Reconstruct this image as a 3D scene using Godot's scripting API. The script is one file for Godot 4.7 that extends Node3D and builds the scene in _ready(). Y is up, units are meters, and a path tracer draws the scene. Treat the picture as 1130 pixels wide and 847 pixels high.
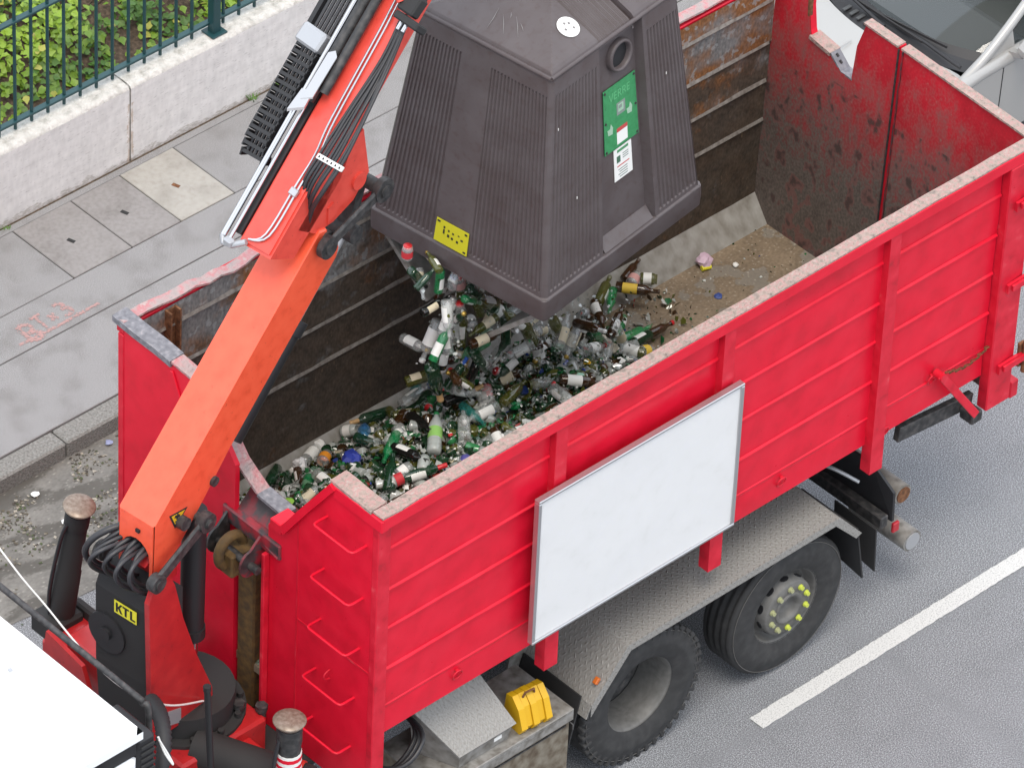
extends Node3D
# Overcast street: a red glass-collection container on a lorry, a loader crane emptying a bottle bank into it.
# x runs along the lorry (front at -x), z points to the traffic lane, y is up; the road is y = 0.

var rng := RandomNumberGenerator.new()
var taken := {}
var bases := {}
var mats := {}
var noi := FastNoiseLite.new()
const FLAT := 4294967295

# ------------------------------------------------------------------ helpers: nodes
func numbered(called: String) -> String:
	if not taken.has(called):
		taken[called] = 0
		return called
	taken[called] += 1
	return "%s_%03d" % [called, taken[called]]

func tag(o, label, category, group = "", kind = ""):
	o.set_meta("label", label)
	o.set_meta("category", category)
	if group != "": o.set_meta("group", group)
	if kind != "": o.set_meta("kind", kind)
	return o

func thing(called, label, category, at = Vector3.ZERO, group = ""):
	var o := Node3D.new()
	o.name = numbered(called)
	add_child(o)
	o.position = at
	bases[o] = at
	return tag(o, label, category, group)

func mi(called, mesh, m, parent = null):
	var o := MeshInstance3D.new()
	o.mesh = mesh
	o.material_override = null
	for i in mesh.get_surface_count():
		if mesh is ArrayMesh: mesh.surface_set_material(i, m)
	if not mesh is ArrayMesh: mesh.material = m
	if parent == null:
		o.name = numbered(called)
		add_child(o)
	else:
		o.name = called
		parent.add_child(o, true)
		if bases.has(parent): o.position = -bases[parent]
	return o

func obj(called, st: SurfaceTool, m, parent = null):
	st.generate_normals()
	return mi(called, st.commit(), m, parent)

func struct(called, st, m, label = "", category = ""):
	var o = obj(called, st, m)
	o.set_meta("kind", "structure")
	if label != "": o.set_meta("label", label)
	if category != "": o.set_meta("category", category)
	return o

# ------------------------------------------------------------------ helpers: shapes
func ST() -> SurfaceTool:
	var st := SurfaceTool.new()
	st.begin(Mesh.PRIMITIVE_TRIANGLES)
	st.set_smooth_group(FLAT)
	return st

func tri3(st, a, b, c):       # counter-clockwise from outside
	st.add_vertex(a); st.add_vertex(c); st.add_vertex(b)

func quad(st, a, b, c, d):
	tri3(st, a, b, c); tri3(st, a, c, d)

func qo(st, a, b, c, d, inside):
	var n = (b - a).cross(c - a)
	if n.length() < 1e-12: n = (c - a).cross(d - a)
	if n.dot((a + b + c + d) / 4.0 - inside) < 0: quad(st, a, d, c, b)
	else: quad(st, a, b, c, d)

func to_(st, a, b, c, inside):
	if (b - a).cross(c - a).dot((a + b + c) / 3.0 - inside) < 0: tri3(st, a, c, b)
	else: tri3(st, a, b, c)

func box(st, c: Vector3, s: Vector3, ch := 0.0, B := Basis()):
	var h = s / 2.0
	st.set_smooth_group(FLAT)
	if ch <= 0.0:
		var p = []
		for i in 8:
			p.append(c + B * Vector3(h.x if i & 1 else -h.x, h.y if i & 2 else -h.y, h.z if i & 4 else -h.z))
		for f in [[0,1,3,2],[4,5,7,6],[0,1,5,4],[2,3,7,6],[0,2,6,4],[1,3,7,5]]:
			qo(st, p[f[0]], p[f[1]], p[f[2]], p[f[3]], c)
		return
	var k = Vector3(min(ch, h.x * .9), min(ch, h.y * .9), min(ch, h.z * .9))
	var P = func(sx, sy, sz, ax):   # corner point pulled in on all axes but ax
		var v = Vector3(sx * h.x, sy * h.y, sz * h.z)
		if ax != 0: v.x -= sx * k.x
		if ax != 1: v.y -= sy * k.y
		if ax != 2: v.z -= sz * k.z
		return c + B * v
	for s1 in [-1, 1]:
		qo(st, P.call(s1,-1,-1,0), P.call(s1,1,-1,0), P.call(s1,1,1,0), P.call(s1,-1,1,0), c)
		qo(st, P.call(-1,s1,-1,1), P.call(1,s1,-1,1), P.call(1,s1,1,1), P.call(-1,s1,1,1), c)
		qo(st, P.call(-1,-1,s1,2), P.call(1,-1,s1,2), P.call(1,1,s1,2), P.call(-1,1,s1,2), c)
		for s2 in [-1, 1]:
			qo(st, P.call(s1,s2,-1,0), P.call(s1,s2,1,0), P.call(s1,s2,1,1), P.call(s1,s2,-1,1), c)
			qo(st, P.call(s1,-1,s2,0), P.call(s1,1,s2,0), P.call(s1,1,s2,2), P.call(s1,-1,s2,2), c)
			qo(st, P.call(-1,s1,s2,1), P.call(1,s1,s2,1), P.call(1,s1,s2,2), P.call(-1,s1,s2,2), c)
			for s3 in [-1, 1]:
				to_(st, P.call(s1,s2,s3,0), P.call(s1,s2,s3,1), P.call(s1,s2,s3,2), c)

func bb(st, a: Vector3, b: Vector3, ch := 0.0):
	box(st, (a + b) / 2.0, (b - a).abs(), ch)

func beam(st, a: Vector3, b: Vector3, w: float, t: float, up := Vector3.UP, ch := 0.0):   # box bar from a to b, w across, t along up
	var x = (b - a).normalized()
	var z = x.cross(up).normalized()
	var y = z.cross(x)
	box(st, (a + b) / 2.0, Vector3((b - a).length(), t, w), ch, Basis(x, y, z))

func prism(st, loop: Array, ext: Vector3):
	st.set_smooth_group(FLAT)
	var n := Vector3.ZERO
	for i in loop.size():
		n += loop[i].cross(loop[(i + 1) % loop.size()])
	n = n.normalized()
	if n.dot(ext) < 0:
		loop = loop.duplicate(); loop.reverse(); n = -n
	var u = (loop[1] - loop[0]).normalized()
	var v = n.cross(u)
	var p2 := PackedVector2Array()
	for p in loop: p2.append(Vector2(p.dot(u), p.dot(v)))
	var t = Geometry2D.triangulate_polygon(p2)
	for i in range(0, t.size(), 3):
		var a = loop[t[i]]; var b = loop[t[i+1]]; var c = loop[t[i+2]]
		if (b - a).cross(c - a).dot(n) < 0:
			var x = b; b = c; c = x
		tri3(st, a + ext, b + ext, c + ext)
		tri3(st, a, c, b)
	for i in loop.size():
		var a = loop[i]; var b = loop[(i + 1) % loop.size()]
		quad(st, a, b, b + ext, a + ext)

func tube(st, pts: Array, r, n := 8, caps := true):
	var d0 = (pts[1] - pts[0]).normalized()
	var u = d0.cross(Vector3.UP if abs(d0.y) < .9 else Vector3.RIGHT).normalized()
	var rings = []
	for i in pts.size():
		var d = (pts[min(i + 1, pts.size() - 1)] - pts[max(i - 1, 0)]).normalized()
		u = (u - d * u.dot(d)).normalized()
		var v = d.cross(u)
		var rr = r[i] if r is Array else r
		var ring = []
		for k in n:
			var a = TAU * k / n
			ring.append(pts[i] + (u * cos(a) + v * sin(a)) * rr)
		rings.append(ring)
	st.set_smooth_group(0)
	for i in pts.size() - 1:
		for k in n:
			var k2 = (k + 1) % n
			quad(st, rings[i][k], rings[i][k2], rings[i+1][k2], rings[i+1][k])
	st.set_smooth_group(FLAT)
	if caps:
		for k in range(1, n - 1):
			tri3(st, rings[0][0], rings[0][k+1], rings[0][k])
			var l = rings[-1]
			tri3(st, l[0], l[k], l[k+1])

func cyl(st, a: Vector3, b: Vector3, r, n := 16):
	tube(st, [a, b], r, n)

func bezier(a, b, c, d, n := 10) -> Array:
	var out = []
	for i in n + 1:
		out.append(a.bezier_interpolate(b, c, d, float(i) / n))
	return out

func smooth_path(p: Array, per := 5) -> Array:     # Catmull-Rom through p
	var out = []
	for i in p.size() - 1:
		var a = p[max(i - 1, 0)]; var b = p[i]; var c = p[i + 1]; var d = p[min(i + 2, p.size() - 1)]
		for k in per:
			out.append(b.cubic_interpolate(c, a, d, float(k) / per))
	out.append(p[-1])
	return out

func lathe(st, prof: Array, n := 20, T := Transform3D(), crease := false, a0 := 0.0, a1 := TAU):
	# prof: Vector2(radius, height) from bottom to top, about T's y axis
	for i in prof.size() - 1:
		st.set_smooth_group(i + 1 if crease else 0)
		for k in n:
			var p = lerpf(a0, a1, float(k) / n)
			var q = lerpf(a0, a1, float(k + 1) / n)
			if k == n - 1 and is_equal_approx(a1 - a0, TAU): q = a0
			var f = func(pr, an): return T * Vector3(pr.x * cos(an), pr.y, pr.x * sin(an))
			var A = f.call(prof[i], p); var Bq = f.call(prof[i], q); var C = f.call(prof[i+1], q); var D = f.call(prof[i+1], p)
			if prof[i].x < 1e-5: tri3(st, A, D, C)
			elif prof[i+1].x < 1e-5: tri3(st, A, D, Bq)
			else: quad(st, A, D, C, Bq)
	st.set_smooth_group(FLAT)

func sweep_rect(st, pts: Array, side: Vector3, w: float, t: float):     # flat bar: w along side, t along the normal; folded corners
	var n = pts.size()
	var r = []
	var s = side.normalized() * w / 2.0
	for i in n:
		var d = (pts[min(i + 1, n - 1)] - pts[max(i - 1, 0)]).normalized()
		var up = side.normalized().cross(d).normalized()
		if up.y < 0: up = -up
		r.append([pts[i] - s, pts[i] + s, pts[i] + s - up * t, pts[i] - s - up * t])
	st.set_smooth_group(FLAT)
	for i in n - 1:
		var c = (pts[i] + pts[i+1]) / 2.0 - Vector3(0, t * .5, 0)
		for k in 4:
			qo(st, r[i][k], r[i][(k+1)%4], r[i+1][(k+1)%4], r[i+1][k], c)
	qo(st, r[0][0], r[0][1], r[0][2], r[0][3], pts[1])
	qo(st, r[-1][0], r[-1][1], r[-1][2], r[-1][3], pts[-2])

func sheet(st, f: Callable, nu: int, nv: int, smooth := true, uv := false):    # f(u, v) -> point; outside is du x dv
	st.set_smooth_group(0 if smooth else FLAT)
	for i in nu:
		for j in nv:
			var u0 = float(i) / nu; var u1 = float(i + 1) / nu; var v0 = float(j) / nv; var v1 = float(j + 1) / nv
			var c = [Vector2(u0, v0), Vector2(u1, v0), Vector2(u1, v1), Vector2(u0, v1)]
			for k in [0, 2, 1, 0, 3, 2]:
				if uv: st.set_uv(Vector2(c[k].x, 1.0 - c[k].y))
				st.add_vertex(f.call(c[k].x, c[k].y))
	st.set_smooth_group(FLAT)

func text_mesh(s: String, size: float, depth := .0015, bold := false) -> TextMesh:
	var t := TextMesh.new()
	var f := SystemFont.new()
	f.font_names = PackedStringArray(["Droid Sans"])
	if bold: f.font_weight = 700
	t.font = f
	t.text = s
	t.font_size = 64
	t.pixel_size = size / 64.0
	t.depth = depth
	return t

# ------------------------------------------------------------------ helpers: materials
func lin(r, g, b) -> Color:
	return Color(r, g, b).linear_to_srgb()

func M(c: Color, rough := .6, metal := 0.0) -> StandardMaterial3D:
	var m := StandardMaterial3D.new()
	m.albedo_color = c
	m.roughness = rough
	m.metallic = metal
	return m

func ramp(cols: Array) -> Gradient:       # [[offset, colour], ...]
	var g := Gradient.new()
	g.offsets = PackedFloat32Array(cols.map(func(x): return x[0]))
	g.colors = PackedColorArray(cols.map(func(x): return x[1]))
	return g

func ntex(sd: int, freq: float, cols: Array, size := 512, oct := 3, type := FastNoiseLite.TYPE_SIMPLEX_SMOOTH, normal := 0.0) -> NoiseTexture2D:
	var n := FastNoiseLite.new()
	n.seed = sd
	n.noise_type = type
	n.frequency = freq
	n.fractal_octaves = oct
	if type == FastNoiseLite.TYPE_CELLULAR:
		n.cellular_return_type = FastNoiseLite.RETURN_CELL_VALUE
		n.fractal_type = FastNoiseLite.FRACTAL_NONE
	var t := NoiseTexture2D.new()
	t.width = size; t.height = size
	t.seamless = true
	t.noise = n
	if normal > 0.0:
		t.as_normal_map = true
		t.bump_strength = normal
	elif cols.size():
		t.color_ramp = ramp(cols)
	return t

func world_tri(m: StandardMaterial3D, s: float):
	m.uv1_triplanar = true
	m.uv1_world_triplanar = true
	m.uv1_scale = Vector3(s, s, s)
	return m

func coarse(m: StandardMaterial3D, tex: Texture2D, s: float):      # a second, larger pattern multiplied in
	m.detail_enabled = true
	m.detail_albedo = tex
	m.detail_blend_mode = BaseMaterial3D.BLEND_MODE_MUL
	m.uv2_triplanar = true
	m.uv2_world_triplanar = true
	m.uv2_scale = Vector3(s, s * .93, s)
	return m

func picture(w: int, h: int, f: Callable) -> ImageTexture:
	var im := Image.create(w, h, false, Image.FORMAT_RGB8)
	for y in h:
		for x in w:
			var c: Color = f.call(float(x) / w, 1.0 - float(y) / h)
			im.set_pixel(x, y, c.linear_to_srgb())
	return ImageTexture.create_from_image(im)

func fn(sd: int, freq: float, oct := 3) -> FastNoiseLite:
	var n := FastNoiseLite.new()
	n.seed = sd; n.frequency = freq; n.fractal_octaves = oct
	n.noise_type = FastNoiseLite.TYPE_SIMPLEX_SMOOTH
	return n

# ------------------------------------------------------------------ the scene
func _ready():
	rng.seed = 20240611
	noi.seed = 5; noi.frequency = 1.0; noi.fractal_octaves = 2
	# camera
	var cam := Camera3D.new()
	cam.name = "camera"
	var yaw = 0.7777; var pitch = -0.7012; var roll = 0.0497
	var F = Vector3(sin(yaw) * cos(pitch), sin(pitch), -cos(yaw) * cos(pitch))
	var R = F.cross(Vector3.UP).normalized()
	var U = R.cross(F)
	var R2 = R * cos(roll) + U * sin(roll)
	var U2 = U * cos(roll) - R * sin(roll)
	cam.transform = Transform3D(Basis(R2, U2, -F), Vector3(-20.4982, 29.8486, 23.0989))
	cam.fov = 6.587
	cam.near = 1.0
	cam.far = 400.0
	add_child(cam)
	cam.current = true
	# sky: even overcast
	var env := Environment.new()
	env.background_mode = Environment.BG_SKY
	var sky := Sky.new()
	var sm := ProceduralSkyMaterial.new()
	sm.sky_top_color = lin(.78, .84, .93)
	sm.sky_horizon_color = lin(.64, .68, .74)
	sm.sky_curve = .25
	sm.ground_bottom_color = lin(.16, .16, .16)
	sm.ground_horizon_color = lin(.30, .30, .31)
	sm.sun_angle_max = 1.0
	sky.sky_material = sm
	env.sky = sky
	env.background_energy_multiplier = 1.0
	env.tonemap_mode = Environment.TONE_MAPPER_LINEAR
	env.tonemap_exposure = 2.15
	env.sdfgi_enabled = true
	env.ssao_enabled = true
	env.ssil_enabled = true
	var we := WorldEnvironment.new()
	we.name = "world_environment"
	we.environment = env
	add_child(we)
	# the sun behind cloud, over the traffic lane
	var sun := DirectionalLight3D.new()
	sun.name = "sun"
	sun.light_energy = .38
	sun.light_angular_distance = 28.0
	sun.light_color = Color(1.0, .97, .93)
	sun.shadow_enabled = true
	sun.basis = Basis.looking_at(Vector3(.26, -1.0, -.30).normalized(), Vector3.RIGHT)
	add_child(sun)

	materials()
	ground()
	garden()
	container()
	lorry()
	crane()
	bottle_bank()
	board()
	parked_car()
	bottles()
	litter()

# ------------------------------------------------------------------ materials
func materials():
	var asp = M(Color.WHITE, .9)
	asp.albedo_texture = ntex(3, .22, [[0.0, lin(.05,.052,.057)], [.32, lin(.152,.157,.168)], [.55, lin(.205,.212,.226)], [.72, lin(.31,.32,.34)], [1.0, lin(.60,.61,.64)]], 1024, 2, FastNoiseLite.TYPE_SIMPLEX)
	asp.normal_enabled = true
	asp.normal_texture = ntex(3, .32, [], 1024, 2, FastNoiseLite.TYPE_SIMPLEX, 3.0)
	asp.normal_scale = .5
	world_tri(asp, .36)
	mats.asphalt = coarse(asp, ntex(9, .012, [[0.0, lin(.88,.88,.88)], [.5, lin(.97,.97,.97)], [1.0, Color.WHITE]], 512, 5), .11)
	var pav = M(Color.WHITE, .92)
	pav.albedo_texture = ntex(4, .20, [[0.0, lin(.17,.168,.17)], [.4, lin(.243,.24,.242)], [.65, lin(.285,.28,.283)], [1.0, lin(.44,.435,.435)]], 1024, 2, FastNoiseLite.TYPE_SIMPLEX)
	pav.normal_enabled = true
	pav.normal_texture = ntex(4, .30, [], 1024, 2, FastNoiseLite.TYPE_SIMPLEX, 2.0)
	pav.normal_scale = .4
	world_tri(pav, .5)
	mats.pavement = coarse(pav, ntex(19, .010, [[0.0, lin(.78,.77,.76)], [.5, lin(.97,.97,.97)], [1.0, Color.WHITE]], 512, 5), .16)
	var slab = pav.duplicate()
	slab.albedo_texture = ntex(6, .09, [[0.0, lin(.225,.212,.208)], [.45, lin(.265,.252,.248)], [1.0, lin(.30,.288,.284)]], 512, 4)
	mats.slab = slab
	var slabl = pav.duplicate()
	slabl.albedo_texture = ntex(7, .06, [[0.0, lin(.32,.30,.27)], [.4, lin(.37,.355,.325)], [1.0, lin(.41,.395,.365)]], 512, 5)
	mats.slab_light = slabl
	# concrete with fine vertical weather streaks
	var st1 = fn(31, 1.0, 4); var st2 = fn(32, 1.0, 3); var st3 = fn(33, 1.0, 4)
	var con = M(Color.WHITE, .88)
	con.albedo_texture = picture(2048, 160, func(u, v):
		var s = st1.get_noise_2d(u * 620.0, v * 5.0) * .5 + st2.get_noise_2d(u * 160.0, v * 3.0) * .5
		var b = st3.get_noise_2d(u * 40.0, v * 9.0)
		var g = .69 + s * .13 + b * .07
		var spot = st2.get_noise_2d(u * 260.0 + 40.0, v * 60.0)
		if spot > .52: g *= .72
		var low = st1.get_noise_2d(u * 90.0, 7.0) * .1 + .1
		var c = Color(g, g, g * .985)
		if v < low and st3.get_noise_2d(u * 300.0, v * 90.0) > -.1: c = c.lerp(Color(.20, .17, .12), .45)
		# rust run below the joint (x = 3.78)
		var j = absf(u - .3987 + st2.get_noise_1d(v * 30.0) * .0006)
		if j < .0012 and v < .80: c = c.lerp(Color(.36, .22, .11), clampf(.35 + st1.get_noise_2d(u * 900.0, v * 6.0), 0.0, .6))
		return c)
	mats.wall = con
	var cop = M(Color.WHITE, .9)
	cop.albedo_texture = ntex(11, .03, [[0.0, lin(.36,.35,.32)], [.4, lin(.54,.53,.50)], [.7, lin(.60,.59,.56)], [1.0, lin(.66,.65,.62)]], 512, 5)
	cop.normal_enabled = true
	cop.normal_texture = ntex(11, .05, [], 512, 5, FastNoiseLite.TYPE_SIMPLEX_SMOOTH, 6.0)
	world_tri(cop, .8)
	mats.coping = cop
	var kerb = M(Color.WHITE, .9)
	kerb.albedo_texture = ntex(12, .09, [[0.0, lin(.12,.115,.105)], [.4, lin(.205,.20,.188)], [.7, lin(.25,.243,.23)], [1.0, lin(.36,.35,.335)]], 512, 4)
	kerb.normal_enabled = true
	kerb.normal_texture = ntex(12, .14, [], 512, 4, FastNoiseLite.TYPE_SIMPLEX_SMOOTH, 4.0)
	world_tri(kerb, .9)
	mats.kerb = kerb
	# gutter: dirty concrete with damp earth patches
	var g1 = fn(41, 1.0, 4); var g2 = fn(42, 1.0, 4)
	var gut = M(Color.WHITE, .93)
	gut.albedo_texture = picture(1024, 160, func(u, v):
		var x = u * 12.0; var z = v * 1.9
		var b = g1.get_noise_2d(x * 3.0, z * 3.0)
		var f = g2.get_noise_2d(x * 26.0, z * 26.0)
		var c = Color(.175, .168, .155) * (1.0 + b * .3 + f * .3)
		var e = g2.get_noise_2d(x * 1.3 + 9.0, z * 2.1) + f * .25
		if e > .03: c = c.lerp(Color(.075, .07, .062), clampf((e - .03) * 5.0, 0.0, .8))
		if f > .5: c = c.lerp(Color(.42, .40, .36), .5)
		return c)
	mats.gutter = gut
	mats.paint_white = world_tri(M(Color.WHITE, .8), 1.0)
	mats.paint_white.albedo_texture = ntex(14, .16, [[0.0, lin(.18,.18,.19)], [.27, lin(.30,.30,.30)], [.40, lin(.53,.53,.52)], [1.0, lin(.60,.60,.59)]], 512, 4)
	mats.spray = world_tri(M(Color.WHITE, .9), 2.0)
	mats.spray.albedo_texture = ntex(15, .11, [[0.0, lin(.34,.27,.265)], [.48, lin(.42,.26,.25)], [1.0, lin(.52,.27,.25)]], 256, 3)
	# paints
	var red = M(Color.WHITE, .42)
	red.metallic_specular = .38
	red.albedo_texture = ntex(21, .012, [[0.0, lin(.56,.007,.024)], [.45, lin(.65,.008,.030)], [1.0, lin(.70,.012,.036)]], 512, 5)
	red.roughness_texture = ntex(22, .03, [[0.0, Color(.62,.62,.62)], [.6, Color(.9,.9,.9)], [1.0, Color.WHITE]], 512, 4)
	world_tri(red, .55)
	mats.red = coarse(red, ntex(23, .11, [[0.0, lin(.45,.40,.38)], [.10, lin(.85,.84,.84)], [.17, Color.WHITE], [1.0, Color.WHITE]], 512, 5), .8)
	var redw = red.duplicate()       # older, scuffed red of ribs and posts
	redw.albedo_texture = ntex(24, .02, [[0.0, lin(.36,.012,.022)], [.3, lin(.54,.010,.028)], [.75, lin(.62,.018,.04)], [1.0, lin(.64,.08,.09)]], 512, 5)
	mats.red_worn = redw
	var rim = M(Color.WHITE, .6)
	rim.albedo_texture = ntex(25, .03, [[0.0, lin(.15,.12,.105)], [.25, lin(.28,.215,.185)], [.45, lin(.34,.26,.225)], [.6, lin(.39,.215,.20)], [.8, lin(.37,.29,.255)], [1.0, lin(.42,.36,.325)]], 512, 5)
	rim.normal_enabled = true
	rim.normal_texture = ntex(25, .06, [], 512, 5, FastNoiseLite.TYPE_SIMPLEX_SMOOTH, 5.0)
	world_tri(rim, 1.1)
	mats.rim = rim
	var rimf = rim.duplicate()
	rimf.albedo_texture = ntex(26, .014, [[0.0, lin(.26,.23,.23)], [.3, lin(.36,.29,.28)], [.5, lin(.42,.26,.26)], [.68, lin(.46,.17,.18)], [.85, lin(.44,.33,.31)], [1.0, lin(.42,.38,.37)]], 512, 5)
	mats.rim_front = rimf
	mats.rim_grey = world_tri(M(Color.WHITE, .5), 1.5)
	mats.rim_grey.albedo_texture = ntex(27, .05, [[0.0, lin(.10,.10,.115)], [.5, lin(.17,.17,.19)], [.8, lin(.23,.225,.245)], [1.0, lin(.36,.33,.34)]], 256, 4)
	# inside of the container: scraped, rusted plate (u along x, v up), laid out by plates
	var r1 = fn(51, 1.0, 5); var r2 = fn(52, 1.0, 5); var r3 = fn(53, 1.0, 3)
	var far = M(Color.WHITE, .78)
	far.albedo_texture = picture(1100, 420, func(u, v):
		var x = u * 5.7; var y = 1.6 + v * 1.85
		var a = r1.get_noise_2d(x * 2.2, y * 3.0)
		var b = r2.get_noise_2d(x * 7.0, y * 7.0)
		var f = r1.get_noise_2d(x * 40.0, y * 22.0)
		var s = r3.get_noise_2d(x * 26.0, y * 2.2)
		var row = 0 if y > 3.245 else 1 if y > 2.89 else 2 if y > 2.57 else 3 if y > 2.24 else 4
		var steel = Color(.165, .165, .165) * (1.0 + f * .5 + s * .3)
		var rust = Color(.20, .085, .03) * (1.0 + f * .6)
		var soil = Color(.064, .047, .034) * (1.0 + f * .55 + b * .5)  # dark brown stands for caked dirt and, in part, painted shade
		# soil and painted-in shade per plate: little at the top, most lower down
		var soil_shade = [.12, .34, .66, .84, .88][row] + a * .42 + b * .25
		if x > 4.4 and row < 2: soil_shade -= .18
		var rusty = clampf(.30 + (r2.get_noise_2d(x * 1.6 + 20.0, y * 2.4) + (.22 if x > 4.3 else -.12)) * 1.7 + s * .3, 0.0, 1.0)
		var c = steel.lerp(rust, rusty)
		if r2.get_noise_2d(x * 11.0 + 5.0, y * 9.0) > .33: c = c.lerp(Color(.30, .32, .33), .55)
		c = c.lerp(soil, clampf((soil_shade - .38) * 3.2, 0.0, .96))
		if f * .6 + s > .75: c = c.lerp(Color(.19, .13, .08), .6)
		return c)
	mats.inner = far
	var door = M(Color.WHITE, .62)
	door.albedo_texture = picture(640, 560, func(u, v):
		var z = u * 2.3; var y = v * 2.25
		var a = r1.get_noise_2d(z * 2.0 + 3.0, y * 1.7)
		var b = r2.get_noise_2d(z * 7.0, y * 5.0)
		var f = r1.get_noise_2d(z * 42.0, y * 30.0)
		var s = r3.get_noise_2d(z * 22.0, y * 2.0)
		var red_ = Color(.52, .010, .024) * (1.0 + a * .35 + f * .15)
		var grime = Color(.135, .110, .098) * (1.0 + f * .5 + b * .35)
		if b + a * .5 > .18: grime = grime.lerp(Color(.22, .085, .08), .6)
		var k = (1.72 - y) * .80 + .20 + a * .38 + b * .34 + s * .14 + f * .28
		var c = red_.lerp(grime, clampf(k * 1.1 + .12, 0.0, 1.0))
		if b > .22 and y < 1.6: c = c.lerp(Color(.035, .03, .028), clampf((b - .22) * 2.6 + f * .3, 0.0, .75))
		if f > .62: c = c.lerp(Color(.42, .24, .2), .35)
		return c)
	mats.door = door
	var flo = M(Color.WHITE, .85)
	flo.albedo_texture = picture(700, 320, func(u, v):
		var x = u * 5.7; var z = v * 2.1
		var a = r1.get_noise_2d(x * 2.4, z * 2.4 + 30.0); var f = r2.get_noise_2d(x * 34.0, z * 34.0)
		var c = Color(.19, .145, .10) * (1.0 + a * .45 + f * .45)
		if a < -.2: c = c.lerp(Color(.23, .22, .20), .5)
		if f > .48: c = c.lerp(Color(.42, .40, .35), .6)
		return c)
	mats.floor_dirt = flo
	var cham = M(Color.WHITE, .75)
	cham.albedo_texture = ntex(28, .02, [[0.0, lin(.13,.115,.095)], [.4, lin(.26,.25,.23)], [.7, lin(.33,.325,.31)], [1.0, lin(.42,.41,.39)]], 512, 5)
	mats.chamfer = world_tri(cham, .7)
	mats.ledge = world_tri(M(Color.WHITE, .6), 1.6)
	mats.ledge.albedo_texture = ntex(29, .05, [[0.0, lin(.07,.055,.045)], [.4, lin(.17,.155,.14)], [1.0, lin(.30,.28,.26)]], 256, 4)
	mats.scraped = world_tri(M(Color.WHITE, .5), 1.2)
	mats.scraped.albedo_texture = ntex(74, .02, [[0.0, lin(.02,.02,.022)], [.45, lin(.06,.045,.048)], [.62, lin(.22,.02,.03)], [1.0, lin(.42,.02,.035)]], 256, 4)
	mats.rust = world_tri(M(Color.WHITE, .9), 2.0)
	mats.rust.albedo_texture = ntex(30, .04, [[0.0, lin(.06,.03,.015)], [.5, lin(.15,.06,.025)], [1.0, lin(.26,.13,.06)]], 256, 4)
	# crane
	var ora = M(Color.WHITE, .38)
	ora.albedo_texture = ntex(61, .02, [[0.0, lin(.66,.070,.028)], [.4, lin(.77,.092,.040)], [1.0, lin(.81,.110,.05)]], 512, 5)
	ora.clearcoat_enabled = true
	ora.clearcoat = .3
	ora.clearcoat_roughness = .25
	world_tri(ora, .8)
	mats.orange = coarse(ora, ntex(62, .05, [[0.0, lin(.25,.2,.2)], [.12, lin(.7,.66,.66)], [.20, Color.WHITE], [1.0, Color.WHITE]], 512, 5), .9)
	var orr = ora.duplicate()
	orr.albedo_texture = ntex(63, .02, [[0.0, lin(.56,.04,.028)], [.45, lin(.66,.062,.042)], [1.0, lin(.72,.08,.055)]], 512, 5)
	mats.jib = orr
	var crr = ora.duplicate()
	crr.albedo_texture = ntex(64, .012, [[0.0, lin(.20,.010,.012)], [.2, lin(.38,.013,.016)], [.6, lin(.44,.016,.018)], [1.0, lin(.50,.025,.024)]], 512, 5)
	mats.crane_red = crr
	mats.black = M(lin(.016, .016, .018), .5)
	mats.black_rough = M(lin(.022, .022, .023), .8)
	mats.rubber = M(lin(.020, .020, .022), .62)
	mats.hose = M(lin(.028, .028, .032), .42)
	mats.dark_steel = world_tri(M(Color.WHITE, .55, .35), 1.5)
	mats.dark_steel.albedo_texture = ntex(65, .04, [[0.0, lin(.02,.02,.02)], [.5, lin(.05,.05,.052)], [1.0, lin(.11,.10,.095)]], 256, 4)
	mats.chrome = M(lin(.62, .62, .64), .12, 1.0)
	mats.alloy = M(lin(.50, .50, .51), .35, .8)
	mats.zinc = M(lin(.42, .43, .45), .42, .5)
	mats.yellow = M(lin(.62, .36, .008), .45)
	mats.yellow_bright = M(lin(.80, .74, .04), .5)
	mats.ochre = world_tri(M(Color.WHITE, .8), 1.5)
	mats.ochre.albedo_texture = ntex(66, .03, [[0.0, lin(.05,.034,.018)], [.5, lin(.105,.06,.02)], [1.0, lin(.16,.095,.028)]], 256, 4)
	mats.ink = M(lin(.012, .012, .014), .6)
	mats.white = world_tri(M(Color.WHITE, .5), .8)
	mats.white.albedo_texture = ntex(67, .012, [[0.0, lin(.655,.655,.65)], [.3, lin(.685,.685,.685)], [1.0, lin(.70,.70,.705)]], 512, 5)
	mats.cab = M(lin(.86, .87, .88), .28)
	mats.paper = M(lin(.74, .74, .72), .7)
	mats.foot = world_tri(M(Color.WHITE, .42, .35), 3.0)
	mats.foot.albedo_texture = ntex(68, .03, [[0.0, lin(.13,.085,.06)], [.5, lin(.24,.19,.15)], [1.0, lin(.34,.29,.25)]], 256, 4)
	# tread plate
	var tp := Image.create(256, 256, false, Image.FORMAT_RGB8)
	for y in 256:
		for x in 256:
			var h = 0.0
			for k in 2:
				var cx = fposmod(x + k * 32.0, 64.0) - 32.0; var cy = fposmod(y + k * 32.0, 64.0) - 32.0
				var p = cx * .707 + cy * .707; var q = -cx * .707 + cy * .707
				if k == 1:
					var w = p; p = q; q = w
				h = maxf(h, clampf(1.0 - (p * p / 420.0 + q * q / 40.0), 0.0, 1.0))
			tp.set_pixel(x, y, Color(h, h, h))
	var tread = M(Color.WHITE, .55, .15)
	tread.albedo_texture = ntex(69, .02, [[0.0, lin(.20,.185,.165)], [.45, lin(.275,.265,.25)], [1.0, lin(.33,.325,.31)]], 512, 5)
	tread.heightmap_enabled = true
	tread.heightmap_texture = ImageTexture.create_from_image(tp)
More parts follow.
